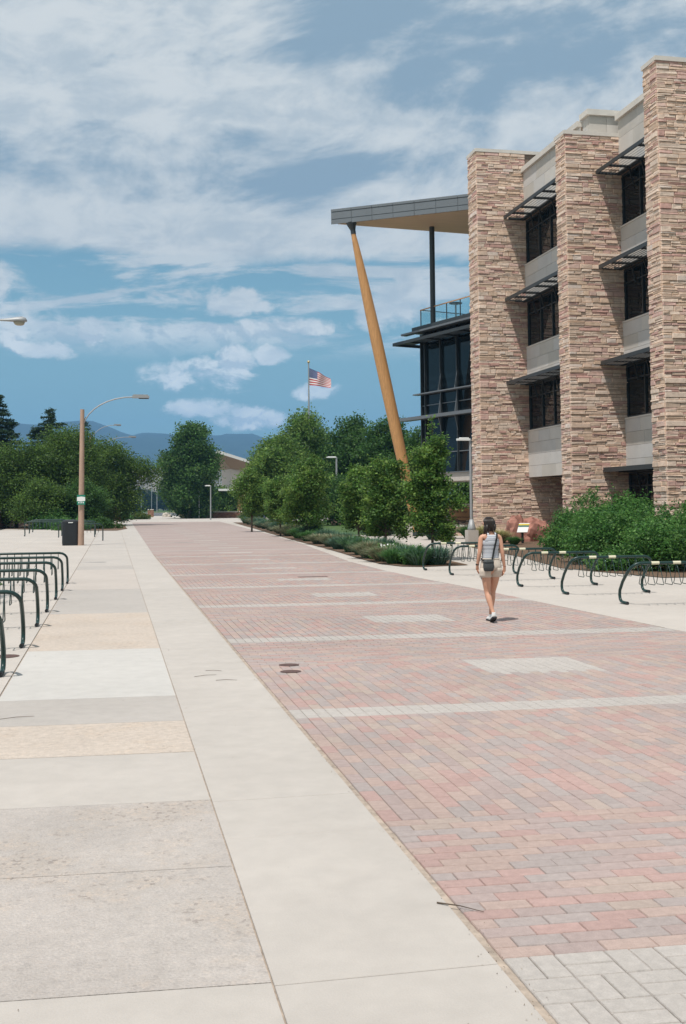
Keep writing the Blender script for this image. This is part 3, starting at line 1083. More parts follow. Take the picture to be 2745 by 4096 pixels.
t_ = MB(); gbox(t_, .15, 8.5, -9, -1.2, 3.3, 11.9); gl(t_.build('interior_core', M['interior']))
t_ = MB(); gbox(t_, 0, 8.5, -9, 0.02, 3.15, 3.62); gl(t_.build('beige_soffit_band', M['plaster']))
for (z0, z1, n1, a0, nm) in ((3.62, 3.68, .12, -.1, 'ledge'), (6.86, 7.05, .55, -1.8, 'ledge'), (8.33, 8.40, .45, -.45, 'ledge')):
    t_ = MB(); gbox(t_, a0, 8.5, .02, n1, z0, z1); gl(t_.build(nm, M['gmetal']))
t_ = MB(); gbox(t_, -.3, 8.5, -9, .55, 12.02, 12.38); gl(t_.build('roof_deck', M['dmetal']))
t_ = MB(); gbox(t_, -.9, 8.5, .55, .95, 11.95, 12.06); gl(t_.build('deck_edge', M['gmetal']))
# mullions, rails and panes
mul = [0.0, .42, 2.05, 3.7, 5.4, 7.1]
for a in mul:
    t_ = MB(); gbox(t_, a - .035, a + .035, .0, .16, 3.68, 11.95); gl(t_.build('mullion', M['dmetal']))
for a in mul[2:4]:
    for (zb, zt_) in ((7.05, 8.33), (8.40, 9.4), (6.0, 6.86)):
        t_ = MB()
        o_ = G + ga * (a + .04)
        pts = [o_ + gn * .16, o_ + gn * .36, o_ + gn * .16]
        v = [pts[0] + Vector((0, 0, zb)), (pts[1] if zb != 6.0 else pts[0]) + Vector((0, 0, zb)), (pts[2] if zb != 6.0 else pts[1]) + Vector((0, 0, zt_)), pts[0] + Vector((0, 0, zt_))]
        v2 = [p + ga * .05 for p in v]
        t_.add(v + v2, [(0, 1, 2, 3), (7, 6, 5, 4), (0, 4, 5, 1), (1, 5, 6, 2), (2, 6, 7, 3), (3, 7, 4, 0)])
        gl(t_.build('bracket_fin', M['gmetal']))
for z in (4.8, 7.65):
    t_ = MB(); gbox(t_, .04, 8.5, .02, .07, z, z + .05); gl(t_.build('transom', M['gmetal']))
for zz0, zz1 in ((3.68, 4.8), (4.85, 6.86), (7.05, 7.65), (7.7, 8.33), (8.40, 11.3), (11.35, 12.0)):
    for a, b_ in zip(mul, mul[1:]):
        p = MB(); gbox(p, a + .04, b_ - .04, -.02, .01, zz0 + .01, zz1 - .01)
        gl(p.build('pane', M['glass2']))
# end wall facing the far side (seen edge on)
t_ = MB(); gbox(t_, -.05, 0, -8, -.05, 3.62, 12.0); gl(t_.build('end_wall', M['dmetal']))
# big sunshade wrapping the corner
t_ = MB(); gbox(t_, -1.05, 8.5, 1.35, 1.45, 11.32, 11.5); gbox(t_, -1.05, -.95, -5, 1.35, 11.32, 11.5)
for a in (.4, 2.05, 3.7, 5.4, 7.1):
    gbox(t_, a - .04, a + .04, .1, 1.35, 11.36, 11.48)
sg = gl(t_.build('sunshade', M['dmetal']))
for k in range(6):
    t_ = MB(); n0 = .15 + k * .2
    t_.obox(G + ga * -1.0 + gn * n0 + Vector((0, 0, 11.44)), ga * 9.5, gn * .13, (0, 0, .02)); o = t_.build('louvre', M['dmetal'], sg)
    o.matrix_parent_inverse = Matrix.Identity(4)
# deck rail
for k in range(6):
    a0 = .35 + k * 1.35
    t_ = MB(); gbox(t_, a0, a0 + 1.31, .30, .315, 12.39, 13.33); gl(t_.build('rail_pane', M['railglass']))
    t_ = MB(); gbox(t_, a0 - .03, a0 + .01, .28, .33, 12.38, 13.36); gl(t_.build('rail_post', M['dmetal']))
t_ = MB(); gbox(t_, .3, 8.5, .27, .34, 13.36, 13.41); gl(t_.build('handrail', M['wood']))
for k in range(4):
    p = MB(); p.obox(G + ga * .33 + gn * (.28 - k * 1.4) + Vector((0, 0, 12.39)), ga * .015, -gn * 1.36, (0, 0, .94)); gl(p.build('rail_pane', M['railglass']))
t_ = MB(); gbox(t_, .32, .38, -5.4, .27, 13.36, 13.41); gl(t_.build('handrail', M['dmetal']))
# roof canopy: acute wedge
rc = thing('roof_canopy', 'flat wedge-shaped roof canopy with grey metal fascia and wooden soffit', 'roof canopy', (20, 60, 18.1))


def rcl(o):
    o.parent = rc; o.matrix_parent_inverse = Matrix.Translation((-20, -60, -18.1)); return o


tri = [(12.35, 62.1), (21.9, 55.83), (26.0, 58), (26.0, 63.75)]
t_ = MB(); t_.prism([(12.75, 62.08), (21.9, 56.05), (25.9, 58), (25.9, 63.6)], 18.13, 18.17); rcl(t_.build('soffit', M['soffit']))
t_ = MB(); t_.prism(tri, 18.17, 18.92); rcl(t_.build('roof_slab', M['gmetal']))
e0 = Vector((12.35, 62.1, 0)); e1 = Vector((21.9, 55.83, 0)); ed = (e1 - e0).normalized(); en = Vector((ed.y, -ed.x, 0))
if en.y > 0: en = -en
Lf = (e1 - e0).length
npan = 9
for k in range(npan):
    for (z0, z1, pr) in ((18.10, 18.36, .03), (18.40, 18.80, .035), (18.83, 18.97, .06)):
        p = MB(); p.obox(e0 + ed * (k * Lf / npan + .012) + en * .002 + Vector((0, 0, z0)), ed * (Lf / npan - .024), en * pr, (0, 0, z1 - z0)); rcl(p.build('fascia_panel', M['gmetal']))
col = thing('leaning_column', 'leaning spindle-shaped timber column holding the tip of the roof canopy', 'column', (17.35, 62, 0))
n = 16; top_ = Vector((13.55, 61.68, 17.6)) - Vector((17.35, 62, 0)); path = []; rr_ = []
prof = [(0, .24), (.1, .30), (.3, .345), (.5, .36), (.65, .355), (.8, .30), (.9, .235), (.97, .17), (1, .13)]
for q, r_ in prof:
    path.append(top_ * q); rr_.append(r_ * .97)
t_ = MB(); t_.tube(path, rr_, n); t_.build('shaft', M['wood'], col)
tp = Vector(path[-1]); t_ = MB(); t_.tube([tp - Vector((-.03, 0, .12)), tp + Vector((0, 0, .12)), tp + Vector((-.06, 0, .36)), tp + Vector((-.08, 0, .55))], [.15, .15, .24, .33], 14); t_.build('steel_cap', M['dmetal'], col)
t_ = MB(); t_.tube([(0, 0, -.02), (0, 0, .25)], [.4, .34], 16); t_.build('footing', M['dmetal'], col)
po = MB(); po.tube([(0, 0, 0), (0, 0, 5.74)], .155, 14)
tag(po.build('round_post', M['dmetal'], loc=(18.32, 61.75, 12.39)), 'slim dark round post standing on the roof deck under the canopy', 'post')
tb = thing('deck_table', 'tall round table behind the glass rail on the roof deck', 'table', (19.35, 60.6, 12.39))
t_ = MB(); t_.tube([(0, 0, 1.0), (0, 0, 1.04)], .38, 20); t_.build('table_top', M['dmetal'], tb)
t_ = MB(); t_.tube([(0, 0, 0), (0, 0, .03), (0, 0, .06), (0, 0, 1.0)], [.24, .24, .05, .05], 12); t_.build('stem', M['lmetal'], tb)
# ------------------------------------------------------------------ bike racks
def rack_mesh():
    """bent-pipe rack along +x, 1.72 m between legs; bar at y=0, feet behind it"""
    L, Hh, rb = 1.72, .74, .17
    leg = [(.0, .20, .03), (.0, .36, .03), (.0, .44, .045), (.0, .485, .085), (.0, .50, .15), (.0, .485, .24), (.0, .36, .40), (.0, .22, .52), (0, .10, .605)]
    arc = [(.012, .055, .645), (.045, .025, .69), (.10, .005, .725), (.17, 0, Hh)]
    pts = leg + arc + [(L / 2 - .25, 0, Hh), (L / 2, 0, Hh)]
    full = pts + [(L - p[0], p[1], p[2]) for p in reversed(pts[:-1])]
    f = MB(); f.tube(full, .0275, 10)
    fm = f.mesh('frame', M['rackg'], True)
    l = MB()
    rr = .0075
    l.tube([(0, 0, Hh - .02), (0, -.05, Hh - .10), (0, -.135, .42), (0, -.165, .385), (0, -.14, .365), (0, .10, .365), (0, .125, .385), (0, .10, .42), (0, .03, Hh - .10), (0, 0, Hh - .02)], rr, 6)
    lm = l.mesh('wheel_loop', M['rackg'], True)
    s = MB(); s.tube([(-.075, 0, 0), (.075, 0, 0)], .0287, 12)  # short cream-coloured band around the bar, just wider than the pipe
    sm = s.mesh('cream_band', M['cream'])
    c = MB(); c.tube([(0, .175, .03), (0, .20, .03)], .029, 10); cm = c.mesh('end_cap', M['bin'])
    return fm, lm, sm, cm, L, Hh


FM, LM, SM, CM, RL, RH = rack_mesh()


def rack(loc, label, group, banded=True, rz=0, L=RL):
    t = thing('bike_rack', label, 'bike rack', loc, rz, group)
    link(FM, 'frame', t)
    for k in range(9):
        link(LM, 'wheel_loop', t, (.2 + k * .165, 0, 0))
    for x in (0, L):
        link(CM, 'end_cap', t, (x, 0, 0))
    if banded:
        link(SM, 'cream_band', t, (.45, 0, RH)); link(SM, 'cream_band', t, (.86, 0, RH))
    return t


ordn = ['nearest', 'second', 'third', 'fourth', 'fifth', 'sixth', 'seventh']
gr = 'green bike racks lined up right of the brick road'
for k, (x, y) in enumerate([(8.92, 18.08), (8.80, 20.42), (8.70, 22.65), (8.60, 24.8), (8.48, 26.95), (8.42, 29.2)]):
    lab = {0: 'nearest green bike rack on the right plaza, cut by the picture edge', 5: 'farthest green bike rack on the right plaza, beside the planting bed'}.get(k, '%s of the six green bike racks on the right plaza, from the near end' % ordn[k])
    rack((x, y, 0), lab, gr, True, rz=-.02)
gl_ = 'green bike racks lined up left of the patterned sidewalk'
for k, (x, y) in enumerate([(-1.17, 12.25), (-1.15, 14.73), (-1.13, 17.32), (-1.12, 19.7), (-1.10, 22.35), (-1.08, 24.7), (-1.06, 27.0)]):
    lab = {0: 'nearest green bike rack on the left, only its bent end leg in the picture', 6: 'farthest rack of the near left row, its bar highest in the picture'}.get(k, '%s green bike rack from the near end of the left row' % ordn[k])
    rack((x - RL, y, 0), lab, gl_, False)
    
gf = 'green bike racks beyond the trash bin and lamp pole'
fl = ['left of the bin, nearest of three with their left legs showing', 'left of the bin, the middle one of the three', 'left of the bin, farthest of the three', 'right of the lamp pole, the one reaching closest to the brick road', 'right of the lamp pole, middle one', 'right of the lamp pole, farthest one']
for k, (x, y, s_) in enumerate([(-5.55, 73.6, 1.34), (-5.85, 81.8, 1.45), (-5.92, 86.2, 1.45), (-2.6, 61.6, 1.2), (-3.25, 69.6, 1.25), (-3.3, 76.1, 1.25)]):
    t = rack((x, y, 0), 'green bike rack ' + fl[k], gf, False)
    t.scale = (s_, 1, 1.25)

# ------------------------------------------------------------------ lamps, bins, signs, walls
def arm_lamp(x, y, h, reach, rise, label, head='flat', pole_r=(.15, .10), group=None, mt=None, sign=False):
    t = thing('street_lamp', label, 'street lamp', (x, y, 0), 0, group)
    p = MB(); p.tube([(0, 0, 0), (.03, 0, h)], list(pole_r), 14); p.build('pole', mt or M['polewood'], t)
    z0 = h - .75
    pts = [(.08, 0, z0)]
    for k in range(1, 9):
        q = k / 8 * math.pi / 2
        pts.append((.08 + reach * (1 - math.cos(q)) * .78 + reach * .22 * k / 8, 0, z0 + rise * math.sin(q)))
    a = MB(); a.tube(pts, .032, 8); a.build('arm', M['lmetal'], t)
    ex, ez = pts[-1][0], pts[-1][2]
    hd = MB()
    if head == 'flat':
        hd.obox((ex - .03, -.13, ez - .05), (.82, 0, 0), (0, .26, 0), (0, 0, .12)); hd.obox((ex + .02, -.10, ez + .07), (.7, 0, 0), (0, .2, 0), (0, 0, .05))
        hb = hd.build('lamp_head', M['lmetal'], t)
        g_ = MB(); g_.obox((ex + .28, -.1, ez - .085), (.48, 0, 0), (0, .2, 0), (0, 0, .035)); g_.build('lens', M['dmetal'], hb)
    else:
        secs = [(-.02, .03), (.0, .05), (.25, .075), (.55, .135), (.72, .15), (.82, .11), (.86, .03)]
        n_ = 14; vv = []; ff = []
        for i, (q, r_) in enumerate(secs):
            for k in range(n_):
                th = 2 * math.pi * k / n_
                zz = math.sin(th) * r_
                vv.append((ex + q, math.cos(th) * r_ * 1.1, ez + (zz * .95 if zz > 0 else zz * .22)))
        for i in range(len(secs) - 1):
            for k in range(n_):
                ff.append((i * n_ + k, i * n_ + (k + 1) % n_, (i + 1) * n_ + (k + 1) % n_, (i + 1) * n_ + k))
        ff += [tuple(range(n_)), tuple(range((len(secs) - 1) * n_, len(secs) * n_))]
        hd.add(vv, ff); hb = hd.build('lamp_head', M['lmetal'], t, True)
        g_ = MB(); g_.loft([(ez - .135, ex + .63, 0, .09, .07), (ez - .11, ex + .63, 0, .14, .10), (ez - .02, ex + .62, 0, .18, .13)], 14); g_.build('lens', mat('lamp_lens', (.35, .31, .24), .3), hb, True)
    if sign:
        s_ = MB(); s_.box(-.19, .19, -.22, -.20, 1.95, 2.42); so = s_.build('sign_plate', M['signgreen'], t)
        s2 = MB(); s2.add([(-.19, -.224, 2.13), (0, -.224, 2.10), (.19, -.224, 2.13), (.19, -.224, 2.31), (0, -.224, 2.34), (-.19, -.224, 2.31)], [(0, 1, 2, 3, 4, 5)]); s2.build('white_field', M['white'], so)
        for xx in (-.10, 0, .10):
            s3 = MB(); s3.add([(xx + .032 * math.cos(q * math.pi / 6), -.2235, 2.045 + .032 * math.sin(q * math.pi / 6)) for q in range(12)], [tuple(range(12))]); s3.build('symbol', M['white'], so)
    return t


arm_lamp(-1.50, 54.7, 6.55, 2.35, 1.38, 'tan lamp post with curved arm and green sign next to the black bin', sign=True)
arm_lamp(-5.75, 35.0, 7.2, 2.2, 1.1, 'street lamp whose oval silver head reaches in at the left picture edge', head='oval')
g_l = 'curved-arm lamps above the trees on the left'
arm_lamp(-2.6, 128, 10.0, 2.6, 1.9, 'farther curved-arm lamp rising over the leafy trees, head higher', group=g_l, pole_r=(.13, .09))
arm_lamp(-2.0, 124, 8.6, 3.6, 1.7, 'curved-arm lamp over the leafy trees, its head lower and closer to the gap', group=g_l, pole_r=(.13, .09))
arm_lamp(-2.2, 150, 4.2, .5, .3, 'short tan post beside a grey bin at the far left corner', pole_r=(.28, .22))


def box_lamp(x, y, h, lab, base='block', side=-1, bs=.5, bh=.75, group=None, bm=None, hs=1.0):
    t = thing('path_lamp', lab, 'lamp post', (x, y, 0), 0, group)
    z = 0
    if base:
        p = MB(); p.box(-bs / 2, bs / 2, -bs / 2, bs / 2, 0, bh); p.build('pedestal', bm or M['concrete2'], t); z = bh
        p = MB(); p.loft([(z, 0, 0, .2, .2), (z + .1, 0, 0, .19, .19), (z + .5, 0, 0, .09, .09)], 14); p.build('base_cover', M['lmetal'], t, True)
    p = MB(); p.tube([(0, 0, z), (0, 0, h)], [.075 * hs, .06 * hs], 12); p.build('pole', M['lmetal'], t)
    p = MB(); w = .62 * hs
    p.obox((side * .03, -.11, h - .06), (side * w, 0, 0), (0, .22, 0), (0, 0, .10)); p.obox((side * .10, -.09, h + .04), (side * (w - .2), 0, 0), (0, .18, 0), (0, 0, .045))
    p.build('lamp_head', M['white'], t)
    return t


pinkb = mat('pink_pedestal', (.42, .26, .22), .9, var=.1, vscale=6)
box_lamp(16.42, 49.5, 4.85, 'tall grey lamp on a square concrete block against the corner of the nearest stone pier', bs=.5, bh=.6)
box_lamp(20.85, 103.2, 6.4, 'white box-headed lamp on a pink pedestal between the street trees', bs=.95, bh=.62, bm=pinkb, hs=1.5)
gs = 'small white lamps in front of the far building'
box_lamp(13.0, 151, 4.65, 'tallest and nearest of three small white lamps by the tan grasses', None, group=gs, hs=1.2)
box_lamp(12.95, 171, 4.35, 'left one of the paired small lamps before the dark round tree', None, group=gs, hs=1.2)
box_lamp(14.15, 184, 4.4, 'right and rear one of the paired small lamps before the dark round tree', None, group=gs, hs=1.2)


def light_pole(x, y, h, lab):
    t = thing('light_pole', lab, 'light pole', (x, y, 0), 0, 'distant light poles beyond the parking lot')
    p = MB(); p.tube([(0, 0, -.3), (0, 0, h)], .16, 8); p.build('pole', M['lmetal'], t)
    p = MB(); p.obox((0, -.2, h - .1), (2.4, 0, .5), (0, .4, 0), (0, 0, .18)); p.build('lamp_head', M['white'], t)


light_pole(16.5, 430, 10.4, 'far light pole with its lamp reaching right over the gap in the trees')
light_pole(11.6, 470, 13, 'thin far light pole standing left in the gap between the trees')
light_pole(17.5, 520, 17, 'tallest and farthest light pole in the gap between the trees')


def trash_bin(x, y, w, d, h, lab, mt=None, group=None, dome=True, face=None):
    t = thing('trash_bin', lab, 'trash bin', (x, y, 0), 0, group)
    secs = [(0, 0, 0, w / 2 * .96, d / 2 * .96), (h * .1, 0, 0, w / 2, d / 2), (h * .8, 0, 0, w / 2, d / 2), (h * .84, 0, 0, w / 2 * .98, d / 2 * .98)]
    b_ = MB(); b_.loft(secs, 24, e=5); bo = b_.build('body', mt or M['bin'], t)
    l_ = MB()
    if dome:
        l_.loft([(h * .84, 0, 0, w / 2 * 1.03, d / 2 * 1.03), (h * .93, 0, 0, w / 2 * 1.02, d / 2 * 1.0), (h * .985, 0, 0, w / 2 * .75, d / 2 * .7), (h, 0, 0, w / 2 * .35, d / 2 * .3)], 24, e=4)
    else:
        l_.loft([(h * .84, 0, 0, w / 2 * 1.04, d / 2 * 1.04), (h * .97, 0, 0, w / 2 * 1.04, d / 2 * 1.04), (h, 0, 0, w / 2 * .98, d / 2 * .95)], 24, e=6)
    l_.build('lid', M['gmetal'] if not dome else (mt or M['bin']), t)
    s_ = MB(); s_.box(-w * .12, w * .16, -d / 2 * 1.08, -d / 2 * 1.02, h * .87, h * .90); s_.build('label_plate', M['white'], t)
    if face:
        q = MB()
        for k in range(3):
            a = math.pi / 2 + k * 2 * math.pi / 3
            r0 = w * .16
            p0 = Vector((math.cos(a) * r0, 0, math.sin(a) * r0)); p1 = Vector((math.cos(a + 1.6) * r0, 0, math.sin(a + 1.6) * r0))
            dd = (p1 - p0).normalized(); nn = Vector((-dd.z, 0, dd.x)) * w * .035
            o_ = Vector((0, -d / 2 * 1.01 - .004, h * .5))
            q.add([o_ + p0 - nn, o_ + p1 - nn, o_ + p1 + nn, o_ + p0 + nn], [(0, 1, 2, 3)])
        q.build('recycling_symbol', M['white'], t)
    return t


trash_bin(-2.0, 54.9, .78, .6, 1.24, 'black domed trash bin standing left against the tan lamp post')
t_ = MB()
gb = 'twin grey bins on the left brick wall'
trash_bin(-10.75, 133, .88, .8, 2.25, 'left one of two grey recycling bins behind the brick wall', group=gb, dome=False, face=True, mt=mat('grey_bin', (.05, .06, .07), .5))
trash_bin(-9.85, 133, .88, .8, 2.25, 'right one of two grey recycling bins behind the brick wall', group=gb, dome=False, face=True, mt=M.get('x') or MATS['grey_bin'])
trash_bin(-1.0, 146, 1.1, 1.1, 3.0, 'tall slate bin with pale lid behind the white board', dome=False, face=True, mt=MATS['grey_bin'])
trash_bin(12.0, 190, 1.2, 1.0, 1.7, 'green bin with yellow lid by the far building', dome=False, mt=mat('green_bin', (.01, .12, .06), .5))
trash_bin(16.6, 128, 1.5, 1.3, 3.2, 'bluish wrapped utility box behind the first shrubs of the planting bed', dome=False, mt=mat('wrapped_box', (.14, .17, .24), .5, var=.5, vscale=3))
wb = thing('sandwich_board', 'white sandwich board standing on the plaza before the slate bin', 'sign board', (-2.0, 142, 0))
for s_ in (-1, 1):
    t_ = MB(); t_.obox((-.55, s_ * .35, 0), (1.1, 0, 0), (0, .04, 0), (0, -s_ * .3, 1.75)); t_.build('board', M['white'], wb)


def brick_wall(name, lab, p0, p1, h, th, cap=True, course=.085, blen=.29, cat='wall'):
    """wall with separate bricks on the face towards -normal"""
    p0, p1 = Vector((*p0, 0)), Vector((*p1, 0)); d = (p1 - p0); L = d.length; d.normalize(); nrm = Vector((d.y, -d.x, 0))
    t = thing(name, lab, cat, p0)
    inv = Matrix.Translation(-p0)
    core = MB(); core.obox(p0 + nrm * -.005 - Vector((0, 0, .05)), d * L, -nrm * th, (0, 0, h + .05)); c_ = core.build('wall_core', M['bmortar'], t); c_.matrix_parent_inverse = inv
    s = MB(); k = 0; z = 0
    while z < h - .05:
        u = -blen / 2 * (k % 2)
        while u < L:
            a, b_ = max(u, 0), min(u + blen - .012, L)
            if b_ - a > .03:
                q = R.uniform(.75, 1.25); cc = R.choice([(.27, .125, .08), (.31, .16, .10), (.23, .10, .07), (.34, .20, .13)])
                s.obox(p0 + d * a + Vector((0, 0, z)), d * (b_ - a), nrm * R.uniform(.006, .016), (0, 0, course - .012), tuple(v * q for v in cc))
            u += blen
        z += course; k += 1
    o = s.build('brick_facing', M['redbrick'], t, kind='stuff'); o.matrix_parent_inverse = inv
    if cap:
        n = max(1, int(L / 1.4))
        for i in range(n):
            c2 = MB(); c2.obox(p0 + d * (i * L / n + .01) + nrm * .06 + Vector((0, 0, h)), d * (L / n - .02), -nrm * (th + .12), (0, 0, .13)); o = c2.build('cap_stone', M['coping'], t); o.matrix_parent_inverse = inv
    return t


brick_wall('brick_wall', 'low brick wall with stone cap at the left picture edge, turning in towards the bins', (-9.75, 95), (-9.95, 131), 1.45, .5, course=.11, blen=.36)
brick_wall('brick_wall', 'short brick wall return right of the twin bins with pale cap', (-9.4, 131), (-7.3, 130.2), 1.75, .6, course=.11, blen=.36)
brick_wall('brick_pier', 'small brick pier with pale cap right of the slate bin', (-.2, 146.5), (1.05, 146.5), 1.75, 1.1, cat='brick pier')
brick_wall('brick_pier', 'small brick pier at the opening to the parking lot', (6.3, 208), (7.4, 208), 1.3, 1.0, cat='brick pier')
brick_wall('brick_wall', 'low pink brick planter wall below the far building', (13.8, 178), (24, 172), .9, .5, course=.12, blen=.4)
# stone boulders / seats by the left racks
def boulder(x, y, sx, sy, sz, lab, mt, seed, name='boulder', rz=0, sink=.1):
    rr = random.Random(seed)
    import bmesh
    bm = bmesh.new(); bmesh.ops.create_icosphere(bm, subdivisions=4, radius=1)
    from mathutils import noise
    for v in bm.verts:
        n_ = noise.noise(v.co * 1.3 + Vector((seed * 3.1, 0, 0))) * .38 + noise.noise(v.co * 3.1 + Vector((0, seed, 0))) * .16
        # facet towards planes
        q = v.co.normalized()
        k = 1 / max(abs(q.x), abs(q.y), abs(q.z)) * .35 + .65
        c_ = noise.cell(v.co * 2.2) * .05
        v.co = Vector((q.x * sx, q.y * sy, q.z * sz)) * (k * .85 + n_ + c_)
        if v.co.z < -sz * sink - .0: v.co.z = -sz * sink
    me = bpy.data.meshes.new(name); bm.to_mesh(me); bm.free(); me.materials.append(mt)
    o = link(me, name, None, (x, y, 0), rz)
    tag(o, lab, 'boulder')
    return o


brk = boulder(19.9, 50.6, 1.1, .7, 1.25, 'big reddish sandstone boulder behind the small slanted sign at the foot of the stone pier', M['rock'], 5, rz=.3)
boulder(18.95, 50.2, .75, .6, 1.2, 'pinkish pointed boulder left of the slanted sign, by the yellowish grass', M['rock'], 11)
boulder(-2.9, 100, 1.2, .6, .95, 'pale holed boulder lying at the edge of the left shrub bed', mat('pale_rock', (.50, .45, .38), .9, var=.3, vscale=2, bump=1, bscale=6), 3)
boulder(2.2, 186, .9, .6, .8, 'small pale rock where the plaza meets the parking lot', MATS['pale_rock'], 8)
boulder(9.6, 205, .8, .6, .9, 'pale rock in the middle of the far opening', MATS['pale_rock'], 9)
boulder(13.4, 205, .7, .5, .6, 'right hand low rock at the far opening, by the tan verge', MATS['pale_rock'], 14)
# slanted information sign
ins = thing('information_sign', 'small slanted white information sign on a dark post before the boulders', 'sign', (18.2, 47.6, -.33))
ins.scale = (.82, .82, .95)
t_ = MB(); t_.box(-.06, .06, -.03, .03, 0, 1.0); t_.build('post', M['dmetal'], ins)
sp_ = MB(); sp_.obox((-.42, -.22, .88), (.62, 0, 0), (.30, .42, .42), (0, -.02, .02)); pn = sp_.build('panel', M['white'], ins)
t_ = MB(); t_.obox((-.42 + .22, -.22 + .308 - .03, .88 + .308 + .032), (.62, 0, 0), (.045, .063, .063), (0, -.004, .004)); t_.build('yellow_header', mat('sign_yellow', (.62, .48, .06), .5), pn)
t_ = MB(); t_.obox((-.42 + .175, -.22 + .245 - .03, .88 + .245 + .03), (.62, 0, 0), (.04, .055, .055), (0, -.004, .004)); t_.build('green_band', mat('sign_teal', (.08, .2, .17), .5), pn)

# carved sign wall with bench and rails
sw = thing('sign_wall', 'ledgestone wall with carved sandstone name panel seen between the last street tree and the stone pier', 'sign wall', (19.2, 63.45, 0))
t_ = MB(); t_.box(0, 3.6, 0, .5, 0, 1.72); swc = t_.build('wall_core', M['mortar'], sw)
st = MB()
for (zb, h) in bands_of(0, 1.74, 55):
    u = 0
    while u < 3.6:
        w = R.uniform(.2, .6)
        if u + w > 3.45: w = 3.6 - u
        if not (.15 < u + w / 2 < 1.75 and .82 < zb + h / 2 < 1.6):
            q = MB(); stone_geo(q, w, h, R.choice([.02, .035, .05]), stone_colour(), R)
            st.add([(u + p[0], p[1], zb + p[2]) for p in q.v], q.f, (1, 1, 1)); st.c[-len(q.f):] = q.c
        u += w
st.build('stone_facing', M['stone'], sw, kind='stuff')
for k in range(3):
    t_ = MB(); t_.box(-.06 + k * 1.24, 1.16 + k * 1.24, -.08, .56, 1.745, 1.85); t_.build('cap_stone', M['carved'] if False else M['coping'], sw)
t_ = MB(); t_.box(.16, 1.78, -.06, 0, .86, 1.56); pnl = t_.build('name_panel', M['carved'], sw)


def text(body, x, z, size, parent, y=-.066):
    cu = bpy.data.curves.new('lettering', 'FONT'); cu.body = body; cu.size = size; cu.extrude = .004
    cu.materials.append(M['letter'])
    o = bpy.data.objects.new('lettering', cu); C.objects.link(o); o.parent = parent
    o.location = (x, y, z); o.rotation_euler = (math.pi / 2, 0, 0)
    return o


text('Warner College', .56, 1.32, .155, pnl)
text('of Natural Resources', .56, 1.0, .155, pnl)
t_ = MB(); t_.add([(.36 + .12 * math.cos(q * math.pi / 10), -.066, 1.2 + .25 * math.sin(q * math.pi / 10)) for q in range(20)], [tuple(range(20))]); em = t_.build('emblem_disc', mat('emblem_grey', (.42, .40, .40), .7), pnl)
t_ = MB()
for s_ in (-1, 1):
    t_.tube([(.36 + s_ * .01, -.07, 1.12), (.36 + s_ * .045, -.07, 1.3), (.36 + s_ * .085, -.07, 1.32), (.36 + s_ * .095, -.07, 1.22), (.36 + s_ * .07, -.07, 1.17)], .011, 6)
t_.tube([(.33, -.07, 1.26), (.345, -.07, 1.12), (.36, -.07, 1.04), (.375, -.07, 1.12), (.39, -.07, 1.26)], .010, 6)
t_.build('horned_head_emblem', M['letter'], pnl)
bn = thing('stone_bench', 'long pale stone bench slab on stone blocks in front of the carved sign wall', 'bench', (19.0, 61.6, 0))
t_ = MB(); t_.box(0, 3.4, -.35, .3, .50, .62); t_.build('seat_slab', M['coping'], bn)
for k in range(9):
    t_ = MB(); t_.box(.02 + k * .38, .36 + k * .38, -.24 + R.uniform(-.03, .03), .25, 0, .24); b_ = t_.build('block', M['stone'], bn); b_.color = (*stone_colour(), 1)
    t_ = MB(); t_.box(.02 + k * .38, .37 + k * .38, -.22 + R.uniform(-.03, .03), .25, .245, .495); b_ = t_.build('block', M['stone'], bn); b_.color = (*stone_colour(), 1)
hr = thing('handrail', 'bent dark pipe handrails above the stone bench before the sign', 'handrail', (19.0, 62.4, 0))
t_ = MB(); t_.tube([(-.3, 0, .85), (.75, 0, .95), (.86, 0, .9), (.9, 0, .8), (.9, 0, 0)], .022, 8); t_.build('rail', M['dmetal'], hr, True)
t_ = MB(); t_.tube([(.55, 0, 0), (.55, 0, .55), (.62, 0, .64), (1.3, 0, .76), (2.4, 0, 1.0), (3.3, 0, 1.1)], .022, 8); t_.build('rail', M['dmetal'], hr, True)
t_ = MB(); t_.tube([(1.5, .1, 0), (1.5, .1, .5), (1.65, .1, .62), (2.1, .1, .86), (2.7, .1, .86), (2.75, .1, 0)], .022, 8); t_.build('rail', M['dmetal'], hr, True)
t_ = MB(); t_.box(0, .34, 0, .34, 0, .85); tag(t_.build('stone_bollard', M['coping'], loc=(16.1, 60.0, 0)), 'square pale stone bollard at the foot of the leaning column', 'bollard')

# ------------------------------------------------------------------ flag and pole
fp = thing('flagpole', 'tall pale flagpole with gold ball rising out of the trees', 'flagpole', (21.6, 122.4, 0))
t_ = MB(); t_.tube([(0, 0, 0), (0, 0, 17.9)], [.14, .07], 12); t_.build('pole', M['lmetal'], fp)
t_ = MB(); t_.loft([(17.9, 0, 0, .04, .04), (17.95, 0, 0, .12, .12), (18.05, 0, 0, .16, .16), (18.15, 0, 0, .12, .12), (18.2, 0, 0, .04, .04)], 12); t_.build('finial', mat('gold', (.6, .45, .2), .4, metal=.6), fp, True)
nx, nz = 26, 26
fw_, fh_ = 2.5, 1.95


def flag_pt(u, v):
    # u along fly, v down the hoist
    x = .09 + u * fw_ * .93 + .12 * math.sin(u * 7 + v * 2) * u
    y = -.22 * u + .16 * math.sin(u * 9.0 + v * 1.5) * (u ** .5)
    z = 17.35 - v * fh_ * (1 - .45 * u) - u * .95 - .25 * u * u
    return (x, y, z)


